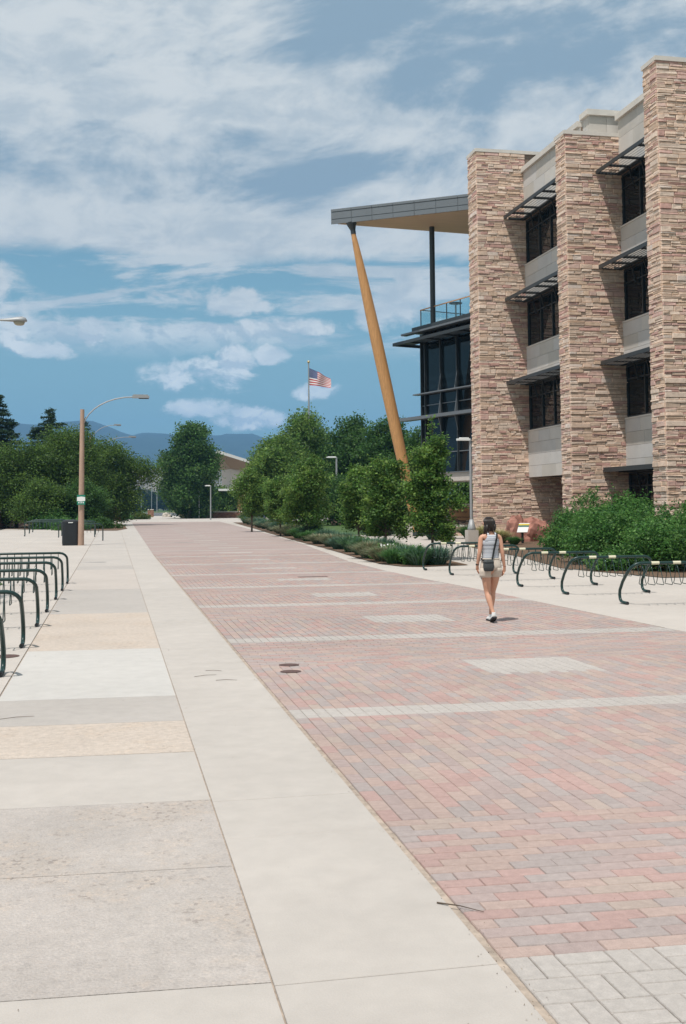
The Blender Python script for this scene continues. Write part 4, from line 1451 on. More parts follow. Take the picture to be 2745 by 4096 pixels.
fb = MB(); fv = [flag_pt(i / nx, j / nz) for j in range(nz + 1) for i in range(nx + 1)]
fbv = MB()
red, whi, blu = (.50, .03, .04), (.80, .78, .76), (.025, .05, .20)
fbv.v = fv
for j in range(nz):
    for i in range(nx):
        fbv.f.append((j * (nx + 1) + i, (j + 1) * (nx + 1) + i, (j + 1) * (nx + 1) + i + 1, j * (nx + 1) + i + 1))
        s_ = (j // 2)
        fbv.c.append(blu if (i < 10 and j < 14) else (red if s_ % 2 == 0 else whi))
flag = thing('flag', 'stars and stripes flag drooping to the right from the flagpole', 'flag', (21.6, 122.4, 0))
cloth = fbv.build('cloth', mat('flag_cloth', attr=True, rough=.7), flag, True)
for r_ in range(9):
    for c_ in range(6 if r_ % 2 == 0 else 5):
        u = (1 + c_ * 2 + (r_ % 2)) / 12 * (10 / 26); v = (r_ + 1) / 10 * (14 / 26)
        p = Vector(flag_pt(u, v)); s_ = MB()
        s_.add([(p.x + (.045 if k % 2 == 0 else .018) * math.sin(k * math.pi / 5), p.y - .02, p.z + (.045 if k % 2 == 0 else .018) * math.cos(k * math.pi / 5)) for k in range(10)], [tuple(range(10))])
        s_.build('star', M['white'], cloth)

# ------------------------------------------------------------------ far building, cars, hydrant-like bits
fbld = thing('far_building', 'far pale building with tall upswept canopy roof behind the trees', 'building', (17, 196, 0))
fi = Matrix.Translation((-17, -196, 0))


def fbp(mb, name, mt):
    o = mb.build(name, mt, fbld); o.matrix_parent_inverse = fi; return o


t_ = MB(); t_.prism([(18.6, 193), (19.4, 186), (34, 188), (34, 200)], 1.4, 8.1); fbp(t_, 'wall', M['plaster'])
t_ = MB(); t_.prism([(18.6, 192), (20.2, 187), (34, 190), (34, 199)], 0, 1.4); fbp(t_, 'base_wall', M['dmetal'])
A_, B_2, C_2, D_2 = (16.97, 184, 10.7), (17.46, 198, 10.4), (25.5, 184, 8.0), (30, 198, 7.5)
Bb, W1, W2, Cb = (16.55, 198, 8.9), (18.55, 193, 8.1), (19.4, 186, 8.1), (26, 184.6, 7.5)
t_ = MB()
tv = [A_, C_2, D_2, B_2]; t_.add(tv + [(a, b_, c_ + .5) for a, b_, c_ in tv], [(3, 2, 1, 0), (4, 5, 6, 7), (0, 1, 5, 4), (1, 2, 6, 5), (2, 3, 7, 6), (3, 0, 4, 7)])
fbp(t_, 'roof', mat('white_roof_edge', (.62, .62, .60), .6))
t_ = MB(); t_.add([A_, B_2, Bb, W1, W2, Cb, C_2], [(0, 1, 2), (0, 2, 3), (0, 3, 4), (0, 4, 5), (0, 5, 6)]); fbp(t_, 'soffit', mat('brown_soffit', (.26, .19, .14), .7))
t_ = MB(); t_.box(17.2, 22, 184.2, 186, 4.4, 4.75); fbp(t_, 'entrance_canopy', M['white'])
t_ = MB(); t_.box(20.4, 26, 184.8, 186.2, 0, 4.3); fbp(t_, 'entrance_wall', M['carved'])


def car(x, y, lab, mt):
    t = thing('parked_car', lab, 'car', (x, y, -.25), .05, 'cars beyond the far lawn')
    b_ = MB(); b_.loft([(.25, 0, 0, 2.1, .85), (.55, 0, 0, 2.2, .9), (.85, 0, 0, 2.15, .88), (.92, 0, 0, 2.0, .82)], 24, e=5); b_.build('body', mt, t)
    b_ = MB(); b_.loft([(.9, -.1, 0, 1.35, .78), (1.25, -.1, 0, 1.0, .7), (1.42, -.1, 0, .8, .62)], 24, e=4); b_.build('cabin', M['glass'], t)
    b_ = MB(); b_.loft([(1.42, -.1, 0, .8, .62), (1.47, -.1, 0, .7, .55)], 24, e=4); b_.build('roof', mt, t)
    for sx in (-1.35, 1.35):
        w = MB(); w.tube([(sx, -.92, .32), (sx, .92, .32)], .32, 14); w.build('axle_wheels', M['bin'], t)


car(35, 560, 'white parked car left of the small tree beyond the far lawn', M['white'])
car(29.5, 640, 'distant silver parked car farther back in the gap between the trees', M['lmetal'])
car(66, 700, 'pale distant parked car nearly hidden by the dark round tree', M['white'])

# hedge-like green screen boxes
t_ = MB(); t_.box(0, 4.2, 0, 1.5, 0, 2.6)
tag(t_.build('green_screen', mat('green_mesh_screen', (.015, .055, .05), .8, var=.3, vscale=2), loc=(14.2, 205, 0)), 'dark green mesh-covered enclosure left of the tan grasses', 'enclosure')
# ------------------------------------------------------------------ vegetation
GREENS = dict(
    street=[(0.090, 0.187, 0.037), (0.123, 0.229, 0.048), (0.062, 0.140, 0.033), (0.190, 0.291, 0.062)],
    deep=[(0.063, 0.137, 0.033), (0.090, 0.182, 0.041), (0.047, 0.109, 0.030)],
    locust=[(0.087, 0.156, 0.030), (0.118, 0.192, 0.036), (0.063, 0.120, 0.027)],
    mid=[(0.106, 0.198, 0.042), (0.146, 0.244, 0.051), (0.190, 0.281, 0.062), (0.074, 0.151, 0.034)],
    conifer=[(0.026, 0.062, 0.032), (0.036, 0.078, 0.040), (0.045, 0.085, 0.036)],
    bushes=[(0.065, 0.172, 0.037), (0.092, 0.218, 0.047), (0.047, 0.130, 0.033), (0.134, 0.260, 0.066)],
    far=[(0.03, 0.06, 0.035), (0.04, 0.075, 0.04)],
    yellow=[(0.20, 0.22, 0.05), (0.10, 0.15, 0.04), (0.06, 0.11, 0.03)],
)
LIGHT = (0.30, 0.36, 0.16)


def leaf_quads(cent, L, W, rng, upbias=.35, droop=0.0):
    n = len(cent)
    t = rng.normal(size=(n, 3)); t[:, 2] = t[:, 2] * .6 - droop
    t /= np.linalg.norm(t, axis=1)[:, None] + 1e-9
    nn = rng.normal(size=(n, 3)); nn[:, 2] += upbias * 2
    b = np.cross(nn, t); b /= np.linalg.norm(b, axis=1)[:, None] + 1e-9
    s = rng.uniform(.65, 1.3, n)[:, None]
    a = t * L * .5 * s; b = b * W * .5 * s
    V = np.stack([cent - a, cent - a * .1 + b, cent + a, cent - a * .1 - b], axis=1)
    return V.reshape(-1, 3)


def lobe_points(lobes, n, cl_size, rng, per=14, shell=.45):
    """clustered points near the surface of ellipsoid lobes"""
    lo = np.array(lobes, float)
    w = (lo[:, 3] * lo[:, 4] + lo[:, 3] * lo[:, 5]); w /= w.sum()
    nc = max(8, n // per)
    idx = rng.choice(len(lo), nc, p=w)
    d = rng.normal(size=(nc, 3)); d /= np.linalg.norm(d, axis=1)[:, None]
    r = 1 - shell * rng.random(nc) ** 1.6
    r *= 1 + .10 * rng.normal(size=nc)
    c = lo[idx, :3] + d * lo[idx, 3:6] * r[:, None]
    k = rng.integers(0, nc, n)
    p = c[k] + rng.normal(size=(n, 3)) * cl_size * np.array([1, 1, .7])
    return p, k, nc


def crown_mesh(name, lobes, n, leaf, cl, pal, rng, light=0.0, per=14, shell=.45, zmin=None, aspect=.62, topl=None):
    p, k, nc = lobe_points(lobes, n, cl, rng, per, shell)
    if zmin is not None:
        ok = p[:, 2] > zmin; p = p[ok]; k = k[ok]
    pal = np.array(pal)
    cc = pal[rng.integers(0, len(pal), nc)] * rng.uniform(.6, 1.45, nc)[:, None]
    cols = cc[k] * rng.uniform(.8, 1.22, len(p))[:, None]
    if light:
        m_ = rng.random(len(p)) < light
        cols[m_] = np.array(LIGHT) * rng.uniform(.6, 1.1, m_.sum())[:, None]
    if topl is not None:      # young paler shoots at the crown's outside
        zz = p[:, 2]; m_ = (rng.random(nc)[k] < topl) & (rng.random(len(p)) < .5)
        cols[m_] = np.array((.17, .24, .075)) * rng.uniform(.7, 1.2, m_.sum())[:, None]
    V = leaf_quads(p, leaf, leaf * aspect, rng)
    return fast_mesh(name, V, 4, M['leaf'], cols)


def auto_lobes(h, bot, r, n, rng, top=1.0, spread=.62, shape='round'):
    out = []
    H_ = h - bot
    for i in range(n):
        q = (i + .5) / n
        z = bot + H_ * (q * .86 + .06)
        if shape == 'round': rad_ = math.sin(math.pi * min(1, .12 + q * .86)) ** .6
        elif shape == 'pyramid': rad_ = (1 - q) ** .7 * 1.05 + .08
        elif shape == 'wide': rad_ = math.sin(math.pi * min(1, .22 + q * .72)) ** .5
        else: rad_ = 1
        a = i * 2.4 + rng.uniform(-.7, .7); ro = r * rad_ * (spread + .12) * rng.uniform(.45, 1.05)
        s = r * rng.uniform(.22, .40) * (0.6 + .5 * rad_)
        out.append((math.cos(a) * ro, math.sin(a) * ro, min(z, h - s * .75), s, s, s * rng.uniform(.65, .95)))
    out.append((0, 0, bot + H_ * .46, r * .55, r * .55, H_ * .34))
    return out


def trunk_mb(h, lobes, r0, rng, lean=0):
    t_ = MB(); hh = h * .8
    t_.tube([(0, 0, -.05), (lean * .3, 0, hh * .35), (lean, .03, hh * .7), (lean * 1.2, 0, hh)], [r0, r0 * .8, r0 * .5, r0 * .15], 10)
    for lb in lobes[:-1]:
        z = max(.2 * h, lb[2] * .55)
        m_ = Vector((lb[0] * .45, lb[1] * .45, z + (lb[2] - z) * .6))
        t_.tube([(lean * .4, 0, z), m_, (lb[0], lb[1], lb[2])], [r0 * .4, r0 * .25, r0 * .08], 6)
    return t_


def tree(x, y, h, bot, r, lab, name='tree', cat='tree', pal='deep', nleaf=12000, leaf=.16, cl=.2, nl=14, seed=1, group=None, shape='round', trunk_r=None, light=0.0, topl=None, spread=.62, shell=.45, per=14, extra=None, lobes=None):
    rng = np.random.default_rng(seed)
    t = thing(name, lab, cat, (x, y, 0), 0, group)
    nleaf = int(nleaf * 1.4); leaf *= .80; nl = int(nl * 1.35)
    lb = lobes or auto_lobes(h, bot, r, nl, rng, shape=shape, spread=spread)
    if extra: lb = extra + lb
    tm = trunk_mb(h, lb, trunk_r or max(.05, h * .022), rng)
    tm.build('trunk', M['bark'], t)
    me = crown_mesh('crown', lb, nleaf, leaf, cl, GREENS[pal], rng, light, per=per, shell=shell, topl=topl)
    link(me, 'crown', t)
    return t


g1 = 'young street trees in the planting bed'
tree(10.2, 34.8, 4.15, .5, 1.0, 'young street tree nearest the stone pier, with a thin tall leader shoot', 'street_tree', pal='street', nleaf=11000, leaf=.125, cl=.10, nl=18, seed=11, group=g1, trunk_r=.05, topl=.10, spread=.6, shape='wide', shell=.7)
tree(10.15, 40.9, 3.75, .5, 1.05, 'second street tree, dark and dense left of the leaning column', 'street_tree', pal='street', nleaf=11000, leaf=.125, cl=.11, nl=18, seed=12, group=g1, trunk_r=.05, topl=.05, shape='wide', shell=.7)
tree(10.25, 46.1, 3.6, .6, 1.0, 'third street tree, lower one just right of the pink lamp pedestal', 'street_tree', pal='street', nleaf=9500, leaf=.13, cl=.12, nl=15, seed=13, group=g1, trunk_r=.05, topl=.08, shape='wide', shell=.7)
tree(10.0, 57.3, 4.55, .65, 1.55, 'fourth street tree, broad with yellowish top shoots left of the pink lamp pedestal', 'street_tree', pal='street', nleaf=14000, leaf=.145, cl=.15, nl=18, seed=14, group=g1, trunk_r=.06, topl=.22, shell=.65)
tree(9.8, 65.6, 3.8, .7, 1.15, 'fifth street tree with pale leafy tips before the big trees', 'street_tree', pal='street', nleaf=8000, leaf=.15, cl=.15, nl=13, seed=15, group=g1, trunk_r=.06, topl=.18, shell=.65)
tree(9.6, 77.9, 4.7, 1.0, 1.25, 'sixth and farthest street tree by the pale far building', 'street_tree', pal='mid', nleaf=9000, leaf=.17, cl=.18, nl=14, seed=16, group=g1, trunk_r=.07, topl=.08, shell=.65)
# leader shoot of the first tree
sh = bpy.data.objects['street_tree']
t_ = MB(); t_.tube([(.0, 0, 3.4), (.05, 0, 4.1), (.02, 0, 4.72)], [.02, .014, .006], 6); t_.build('leader_branch', M['bark'], sh)
rng_ = np.random.default_rng(3); pp = np.stack([rng_.normal(0, .07, 90) + .03, rng_.normal(0, .07, 90), rng_.uniform(3.8, 4.75, 90)], 1)
link(fast_mesh('leader_leaves', leaf_quads(pp, .12, .07, rng_), 4, M['leaf'], np.array(GREENS['street'])[rng_.integers(0, 4, 90)]), 'leader_leaves', sh)

tree(21.4, 124, 13.0, 1.0, 4.5, 'tallest round tree behind the flagpole', pal='mid', nleaf=26000, leaf=.34, cl=.42, nl=22, seed=21, topl=.08)
tree(16.9, 114.2, 9.4, .8, 4.0, 'broad mid-green tree left of the flagpole, behind the street trees', pal='mid', nleaf=26000, leaf=.32, cl=.4, nl=22, seed=22, topl=.05)
tree(15.6, 109.6, 8.0, .8, 2.5, 'leftmost of the big trees right of the road, overlapping the pale far building', pal='mid', nleaf=18000, leaf=.30, cl=.35, nl=18, seed=23)
tree(25.0, 116, 11.6, .7, 3.7, 'dark tree right of the flagpole with a notched top', pal='deep', nleaf=24000, leaf=.33, cl=.4, nl=20, seed=24, topl=.04)
tree(27.3, 109.1, 11.0, .7, 3.6, 'dark green tree rising left of the leaning column', pal='deep', nleaf=24000, leaf=.32, cl=.38, nl=20, seed=25, topl=.04)
tree(25.9, 92, 8.8, .5, 2.7, 'small-topped tree between the leaning column and the glass wing', pal='deep', nleaf=16000, leaf=.26, cl=.3, nl=16, seed=26)
tree(28.6, 84, 6.4, .6, 3.4, 'green tree seen under the glass wing above the carved sign', pal='mid', nleaf=14000, leaf=.28, cl=.3, nl=16, seed=27)
tree(33.5, 90, 7.4, .6, 3.6, 'second green tree seen under the glass wing, deeper behind the stone pier', pal='mid', nleaf=9000, leaf=.3, cl=.35, nl=14, seed=28)
tree(20.3, 98, 4.6, .3, 3.3, 'low dark tree filling the gap behind the pink lamp pedestal', pal='deep', nleaf=15000, leaf=.26, cl=.3, nl=14, seed=29)
tree(23.8, 93, 5.0, .3, 3.0, 'low dark tree behind the second and third street trees', pal='deep', nleaf=15000, leaf=.26, cl=.3, nl=14, seed=30)
tree(11.7, 173.6, 15.4, .0, 5.2, 'big dark round tree standing alone in the middle distance', pal='deep', nleaf=36000, leaf=.46, cl=.5, nl=26, seed=31, spread=.6, shape='wide', topl=.05)
tree(18.4, 186, 5.2, .3, 2.6, 'bright green bush-like tree between the small lamps and the far building', pal='street', nleaf=9000, leaf=.35, cl=.4, nl=10, seed=32)
tree(-8.6, 105, 8.0, .6, 3.9, 'leafy locust tree at the left picture edge over the brick wall', pal='locust', nleaf=26000, leaf=.24, cl=.38, nl=22, seed=41, shape='wide')
tree(-4.2, 107.3, 9.6, .6, 4.4, 'wide locust tree directly behind the tan lamp post', pal='locust', nleaf=32000, leaf=.24, cl=.38, nl=26, seed=42, shape='wide')
tree(-.4, 114.6, 8.7, .6, 3.8, 'locust tree on the right of the left group, sloping down to the gap', pal='locust', nleaf=28000, leaf=.25, cl=.4, nl=22, seed=43, shape='wide', extra=[(2.6, 0, 5.9, 1.5, 1.5, 1.0), (3.6, 0, 5.4, 1.1, 1.1, .8), (4.3, .2, 4.5, .8, .8, .6), (4.8, 0, 5.6, .6, .6, .5)])
tree(-6.0, 99, 4.2, .2, 2.6, 'low leafy tree above the left shrub bed', pal='locust', nleaf=16000, leaf=.22, cl=.3, nl=14, seed=44)
tree(-2.6, 100, 4.2, .1, 2.5, 'low shady shrub tree behind the tan post and the bin', pal='deep', nleaf=15000, leaf=.22, cl=.28, nl=14, seed=45)


def conifer(x, y, h, bot, r, lab, seed, n=15000, leaf=.3):
    rng = np.random.default_rng(seed)
    t = thing('conifer_tree', lab, 'conifer', (x, y, 0))
    t_ = MB(); t_.tube([(0, 0, 0), (0, 0, h * .97)], [h * .016, .02], 8)
    pts = []; z = bot
    while z < h - .2:
        q = (z - bot) / (h - bot); R0 = r * (1 - q) ** .85 + .12
        nb = 7 if q < .7 else 5
        for k in range(nb):
            a = rng.uniform(0, 6.28); L = R0 * rng.uniform(.65, 1.15)
            e_ = np.array([math.cos(a) * L, math.sin(a) * L, z - L * .12 + rng.uniform(-.1, .25)])
            t_.tube([(0, 0, z), tuple(e_)], [.05, .012], 5)
            m_ = int(n * L / 900) + 8
            s_ = rng.random(m_) ** .7
            base = np.array([0, 0, z]); p = base + (e_ - base) * s_[:, None]
            p += rng.normal(size=(m_, 3)) * np.array([.16, .16, .10]) * (1.2 - .5 * s_[:, None]); p[:, 2] -= .1 * rng.random(m_)
            pts.append(p)
        z += .42
    P_ = np.concatenate(pts)
    t_.build('trunk', M['bark'], t)
    pal = np.array(GREENS['conifer'])
    cols = pal[rng.integers(0, 3, len(P_))] * rng.uniform(.7, 1.3, len(P_))[:, None]
    link(fast_mesh('crown', leaf_quads(P_, leaf, leaf * .35, rng, .1), 4, M['leaf'], cols), 'crown', t)


conifer(-11.0, 112.7, 13.0, 1.4, 5.2, 'pointed pine at the left picture edge, tallest of the conifers there', 51, 90000, .26)
conifer(-7.6, 139.4, 14.2, 5, 5.6, 'layered dark spruce behind the leafy trees, left of the tan lamp post', 52, 70000, .3)
conifer(-3.9, 154, 14.2, 5, 3.4, 'narrow spruce tip peeking out behind the tan lamp post', 53, 12000, .34)

for k, (x, y, h, r, lab) in enumerate([(15.5, 570, 11, 8, 'rounded far tree in the middle of the distant tree line'), (5, 530, 10, 8, 'far tree at the left end of the distant tree line'), (27, 608, 11.5, 9, 'far tree right of the middle in the distant tree line'),
                                      (40, 590, 11, 8, 'far tree in the distant tree line just before the dark round tree'), (56, 600, 12, 9, 'far tree at the right end of the distant tree line'), (-12, 560, 11, 9, 'far tree of the distant line behind the left group')]):
    tree(x, y, h, .3, r, lab, 'far_tree', pal='far', nleaf=5000, leaf=1.1, cl=1.0, nl=10, seed=60 + k, group='distant tree line beyond the parking lot', shape='wide')
tree(34, 520, 5.5, .2, 3, 'single small light-green tree beside the far white car', 'far_tree', pal='yellow', nleaf=1500, leaf=.8, cl=.6, nl=6, seed=70)

# big shrubs right, in front of the piers
gsb = 'big leafy shrubs in front of the stone piers'


def shrub(x, y, rx, ry, h, lab, seed, pal='bushes', n=26000, leaf=.085, cl=.09, group=None, name='shrub', light=0.0, topl=None, shoots=40, nl=26):
    rng = np.random.default_rng(seed)
    lb = []
    for i in range(nl):
        a = rng.uniform(0, 6.28); q = math.sqrt(rng.random())
        s = rng.uniform(.26, .42) * min(rx, ry, h)
        zt = h * (1 - .45 * q * q) - s * .8
        lb.append((math.cos(a) * q * (rx - s * .6), math.sin(a) * q * (ry - s * .6), max(s * .5, zt * rng.uniform(.25, 1.0)), s * 1.15, s * 1.15, s))
    t = thing(name, lab, 'shrub', (x, y, 0), 0, group)
    t_ = MB()
    for lb_ in lb[:14]:
        t_.tube([(lb_[0] * .15, lb_[1] * .15, 0), (lb_[0] * .6, lb_[1] * .6, lb_[2] * .5), (lb_[0], lb_[1], lb_[2])], [.025, .018, .008], 5)
    t_.build('stems', M['bark'], t)
    p, k, nc = lobe_points(lb, n, cl, rng, 12, .5)
    # free shoots that break the outline
    ex = []
    for i in range(shoots):
        l_ = lb[rng.integers(0, len(lb))]
        d = rng.normal(size=3); d[2] = abs(d[2]) + .5; d /= np.linalg.norm(d)
        m_ = 22; s_ = rng.random(m_)
        ex.append(np.array(l_[:3]) + d * (np.array(l_[3:6]).mean() * (.8 + .85 * s_[:, None])) + rng.normal(size=(m_, 3)) * .03)
    if ex:
        ex = np.concatenate(ex); p = np.concatenate([p, ex]); k = np.concatenate([k, rng.integers(0, nc, len(ex))])
    ok = p[:, 2] > .02; p = p[ok]; k = k[ok]
    pal_ = np.array(GREENS[pal]); cc = pal_[rng.integers(0, len(pal_), nc)] * rng.uniform(.75, 1.25, nc)[:, None]
    cols = cc[k] * rng.uniform(.8, 1.25, len(p))[:, None]
    if topl:
        m2 = (rng.random(nc)[k] < topl) & (rng.random(len(p)) < .5); cols[m2] = np.array((.20, .24, .09)) * rng.uniform(.7, 1.1, m2.sum())[:, None]
    link(fast_mesh('foliage', leaf_quads(p, leaf, leaf * .6, rng), 4, M['leaf'], cols), 'foliage', t)
    return t


shrub(16.0, 35.9, 1.4, 1.5, 1.95, 'leafy green shrub at the left end of the hedge row, touching the shaded pier foot', 81, group=gsb)
shrub(17.9, 39.4, 1.4, 1.6, 2.35, 'leafy shrub with wispy top behind the left end of the shrub row', 82, group=gsb)
shrub(14.6, 30.9, 1.6, 1.8, 1.95, 'broad leafy shrub in the middle of the row below the low sunshade', 83, group=gsb, n=30000)
shrub(17.0, 33.2, 1.8, 1.7, 2.35, 'tall leafy shrub behind the middle of the row, before the third stone pier', 84, group=gsb)
shrub(14.9, 26.9, 1.5, 1.4, 2.05, 'large leafy shrub nearest the camera at the right picture edge', 85, group=gsb, n=30000, leaf=.08)
shrub(17.3, 28.6, 1.6, 1.6, 2.7, 'tallest leafy shrub behind at the right picture edge', 86, group=gsb, topl=.06)
shrub(13.1, 27.8, .6, .7, .62, 'low spreading plant below the shrubs, behind the second nearest rack', 87, group=None, n=6000, pal='bushes', shoots=20)
shrub(16.0, 38.0, .7, .7, .45, 'low green plant between the racks and the slanted sign', 88, n=7000, shoots=20)

# planting bed: grass tufts and low plants
def tuft_mesh(name, r, h, n, pal, rng, w=.012, spread=.9, seeds=0.0):
    a = rng.uniform(0, 6.28, n); b0 = rng.uniform(0, .35, n) * r
    base = np.stack([np.cos(a) * b0, np.sin(a) * b0, np.zeros(n)], 1)
    a2 = a + rng.normal(0, .5, n); L = rng.uniform(.65, 1.1, n); out = rng.uniform(.15, spread, n) * r
    hh = h * L * (1 - .35 * (out / r) ** 2)
    mid_ = base + np.stack([np.cos(a2) * out * .45, np.sin(a2) * out * .45, hh * .72], 1)
    tip = base + np.stack([np.cos(a2) * out * 1.05, np.sin(a2) * out * 1.05, hh * rng.uniform(.8, 1.05, n)], 1)
    side = np.stack([-np.sin(a2 + rng.normal(0, .8, n)), np.cos(a2), np.zeros(n)], 1) * w
    V = np.stack([base - side, base + side, mid_ + side * .8, mid_ - side * .8], 1)
    V2 = np.stack([mid_ - side * .8, mid_ + side * .8, tip + side * .15, tip - side * .15], 1)
    VV = np.concatenate([V, V2]).reshape(-1, 3)
    pal = np.array(pal); cols = pal[rng.integers(0, len(pal), n)] * rng.uniform(.7, 1.3, n)[:, None]
    return fast_mesh(name, VV, 4, M['grass'], np.concatenate([cols, cols]))


rg = np.random.default_rng(99)
BLUEG = [(0.10, 0.19, 0.13), (0.14, 0.23, 0.16), (0.07, 0.15, 0.09)]
GRN = [(0.08, 0.20, 0.055), (0.12, 0.24, 0.075), (0.055, 0.14, 0.045)]
SEEDY = [(0.19, 0.24, 0.14), (0.27, 0.27, 0.16), (0.12, 0.19, 0.09), (0.32, 0.27, 0.17)]
TAN = [(0.50, 0.43, 0.23), (0.40, 0.37, 0.18), (0.26, 0.28, 0.11)]
TM = [tuft_mesh('blades', .62, .68, 1500, BLUEG, rg), tuft_mesh('blades', .62, .62, 1500, GRN, rg), tuft_mesh('blades', .7, .6, 1500, SEEDY, rg, .010), tuft_mesh('blades', .55, .78, 1300, BLUEG + GRN, rg), tuft_mesh('blades', .8, .9, 1800, TAN, rg)]
TD = ['blue-green', 'fresh green', 'grey-green seeding', 'tall blue-green', 'straw-coloured']


def tuft(x, y, k, s, lab, group=None):
    t = thing('ornamental_grass', lab, 'grass clump', (x, y, 0.02), R.uniform(0, 6), group)
    t.scale = (s, s, s * R.uniform(.62, .85))
    link(TM[k], 'blades', t)
    return t


def bed_left(y):
    for (a, xa), (b_, xb) in zip(BL, BL[1:]):
        if y <= b_:
            return xa + (xb - xa) * (y - a) / (b_ - a)
    return BL[-1][1]


gbd = 'grass clumps in the planting bed'
bedlist = []
seq = [(31.7, .75, 3), (31.9, 1.5, 0), (32.9, .45, 1), (33.4, 1.1, 0), (34.4, .5, 2), (35.3, 1.3, 1), (36.6, .45, 2), (37.3, 1.2, 0), (39.2, .55, 3), (39.8, 1.3, 3), (41.6, .5, 3), (42.4, 1.4, 0), (44.6, .5, 0), (45.6, 1.3, 2), (47.4, .6, 2), (49, 1.4, 0),
       (51, .6, 2), (53, 1.3, 0), (55.2, .6, 1), (57.6, 1.1, 0), (60, .7, 1), (62.5, 1.5, 1), (65, .7, 2), (68, 1.2, 2), (71, .8, 2), (74.5, 1.0, 0), (78, .9, 2), (82, 1.0, 2), (86.5, 1.0, 0), (91, 1.0, 2), (96, 1.1, 0), (102, 1.2, 2), (108, 1.2, 0), (115, 1.2, 3)]
for i, (y, off, k) in enumerate(seq):
    s = R.uniform(.95, 1.2) * (1 + (y - 31) * .009)
    pos = 'nearest' if i == 0 else ('farthest' if i == len(seq) - 1 else '%d%s' % (i + 1, {1: 'st', 2: 'nd', 3: 'rd'}.get((i + 1) % 10 if (i + 1) not in (11, 12, 13) else 0, 'th')))
    tuft(bed_left(y) + off * .85 + .02, y, k, s * .98, '%s grass clump, %s from the near end of the planting bed' % (TD[k], pos), gbd)
gl2 = [(32.4, .95, 'low green plant between the first grass clumps of the planting bed', .12), (36.0, .85, 'leafy plant with white flowers on the curb side of the bed', .0), (38.3, 1.0, 'leafy dark plant beside the second street tree trunk', 0), (43.5, 1.0, 'small yellow-green leafy plant at the curb of the bed', .5), (56.4, 1.0, 'bright green leafy plant under the fourth street tree', 0), (62, 1.2, 'leafy plant under the fifth street tree', .1), (79.5, 1.6, 'leafy plant under the farthest street tree', .1)]
for i, (y, off, lab, tl) in enumerate(gl2):
    s_ = shrub(bed_left(y) + off, y, .6 + y * .002, .75, .5 + y * .002, lab, 120 + i, pal='bushes', n=3500, leaf=.06 + y * .0006, cl=.06, name='bed_plant', topl=tl, shoots=18, nl=12)
    if i == 1:
        f_ = MB()
        for q in range(26):
            a = R.uniform(0, 6.28); r_ = R.uniform(0, .6); p = Vector((math.cos(a) * r_, math.sin(a) * r_ * 1.1, .38 + R.uniform(-.1, .12)))
            f_.add([p + Vector((.035 * math.cos(k), .02 * math.sin(k), .03 * math.sin(k))) for k in (0, 1.26, 2.5, 3.77, 5.03)], [(0, 1, 2, 3, 4)])
        f_.build('flowers', M['white'], s_, kind='stuff')
# blue spruce bush and clumps by the bollard and pier
shrub(15.3, 63.5, 1.0, .9, .75, 'low silvery blue juniper near the stone bollard', 131, pal='far', n=6000, leaf=.12, cl=.1, name='juniper', shoots=14)
MATS_J = None
for i, (x, y, k, s, lab) in enumerate([(17.2, 56.6, 2, 1.5, 'grey-green grass clump before the carved sign wall, left'), (18.6, 56.2, 1, 1.5, 'green grass clump before the carved sign wall, right'), (16.2, 55.0, 0, 1.3, 'bluish grass clump left of the lamp on the concrete block'),
                                       (17.45, 48.6, 4, .95, 'tall yellowish grass clump at the pier foot left of the slanted sign'), (17.3, 46.3, 1, .7, 'green grass clump below the slanted sign'), (19.2, 46.6, 4, .6, 'straw-coloured grass clump right of the slanted sign post'), (18.2, 44.4, 1, .75, 'green grass clump between the slanted sign and the shrub row'),
                                       (17.9, 51.9, 4, 1.1, 'pale yellow grass clump right against the stone pier')]):
    tuft(x, y, k, s, lab)
for i, (x, y, s, lab) in enumerate([(12.4, 193, 3.2, 'big straw-coloured grass mound around the nearest small lamp'), (14.6, 196, 2.6, 'second straw-coloured grass mound right of the small lamp'), (16.6, 190, 2.0, 'third tan grass clump below the far building wall')]):
    tuft(x - .6, y - 12, 4, s, lab)
# left bed shrubs, with yellow bloom over the brick wall
shrub(-11.5, 138, 4.6, 1.8, 3.3, 'yellow-green flowering hedge growing above the left brick wall', 141, pal='yellow', n=14000, leaf=.2, cl=.2, name='flowering_hedge', shoots=10)
shrub(-5.2, 97.5, 1.6, 1.6, 1.9, 'leafy shrub behind the far left racks', 142, pal='bushes', n=8000, leaf=.16, cl=.16, shoots=16)
shrub(-3.2, 92.5, 1.6, 1.5, 1.1, 'low shrub in the bark bed right behind the bin', 143, pal='bushes', n=8000, leaf=.15, cl=.15, shoots=16)
shrub(-1.0, 97, 1.7, 1.5, .9, 'dark spreading juniper by the pale holed boulder', 144, pal='deep', n=8000, leaf=.15, cl=.15, name='juniper', shoots=12)
shrub(.4, 148, 2.2, 1.5, 1.9, 'leafy shrub to the right of the small brick pier', 145, pal='bushes', n=8000, leaf=.25, cl=.25, shoots=12)
shrub(3.6, 168, 2.0, 1.2, 1.0, 'yellow-green low shrub at the left side of the far opening', 146, pal='yellow', n=5000, leaf=.25, cl=.2, shoots=8)

# shade trees standing left of the picture; their shadows fall on the plaza
tree(-5.2, 21.4, 5.2, 2.7, 2.2, 'small shade tree just outside the left picture edge beside the racks', 'shade_tree', pal='locust', nleaf=9000, leaf=.2, cl=.22, nl=12, seed=151)

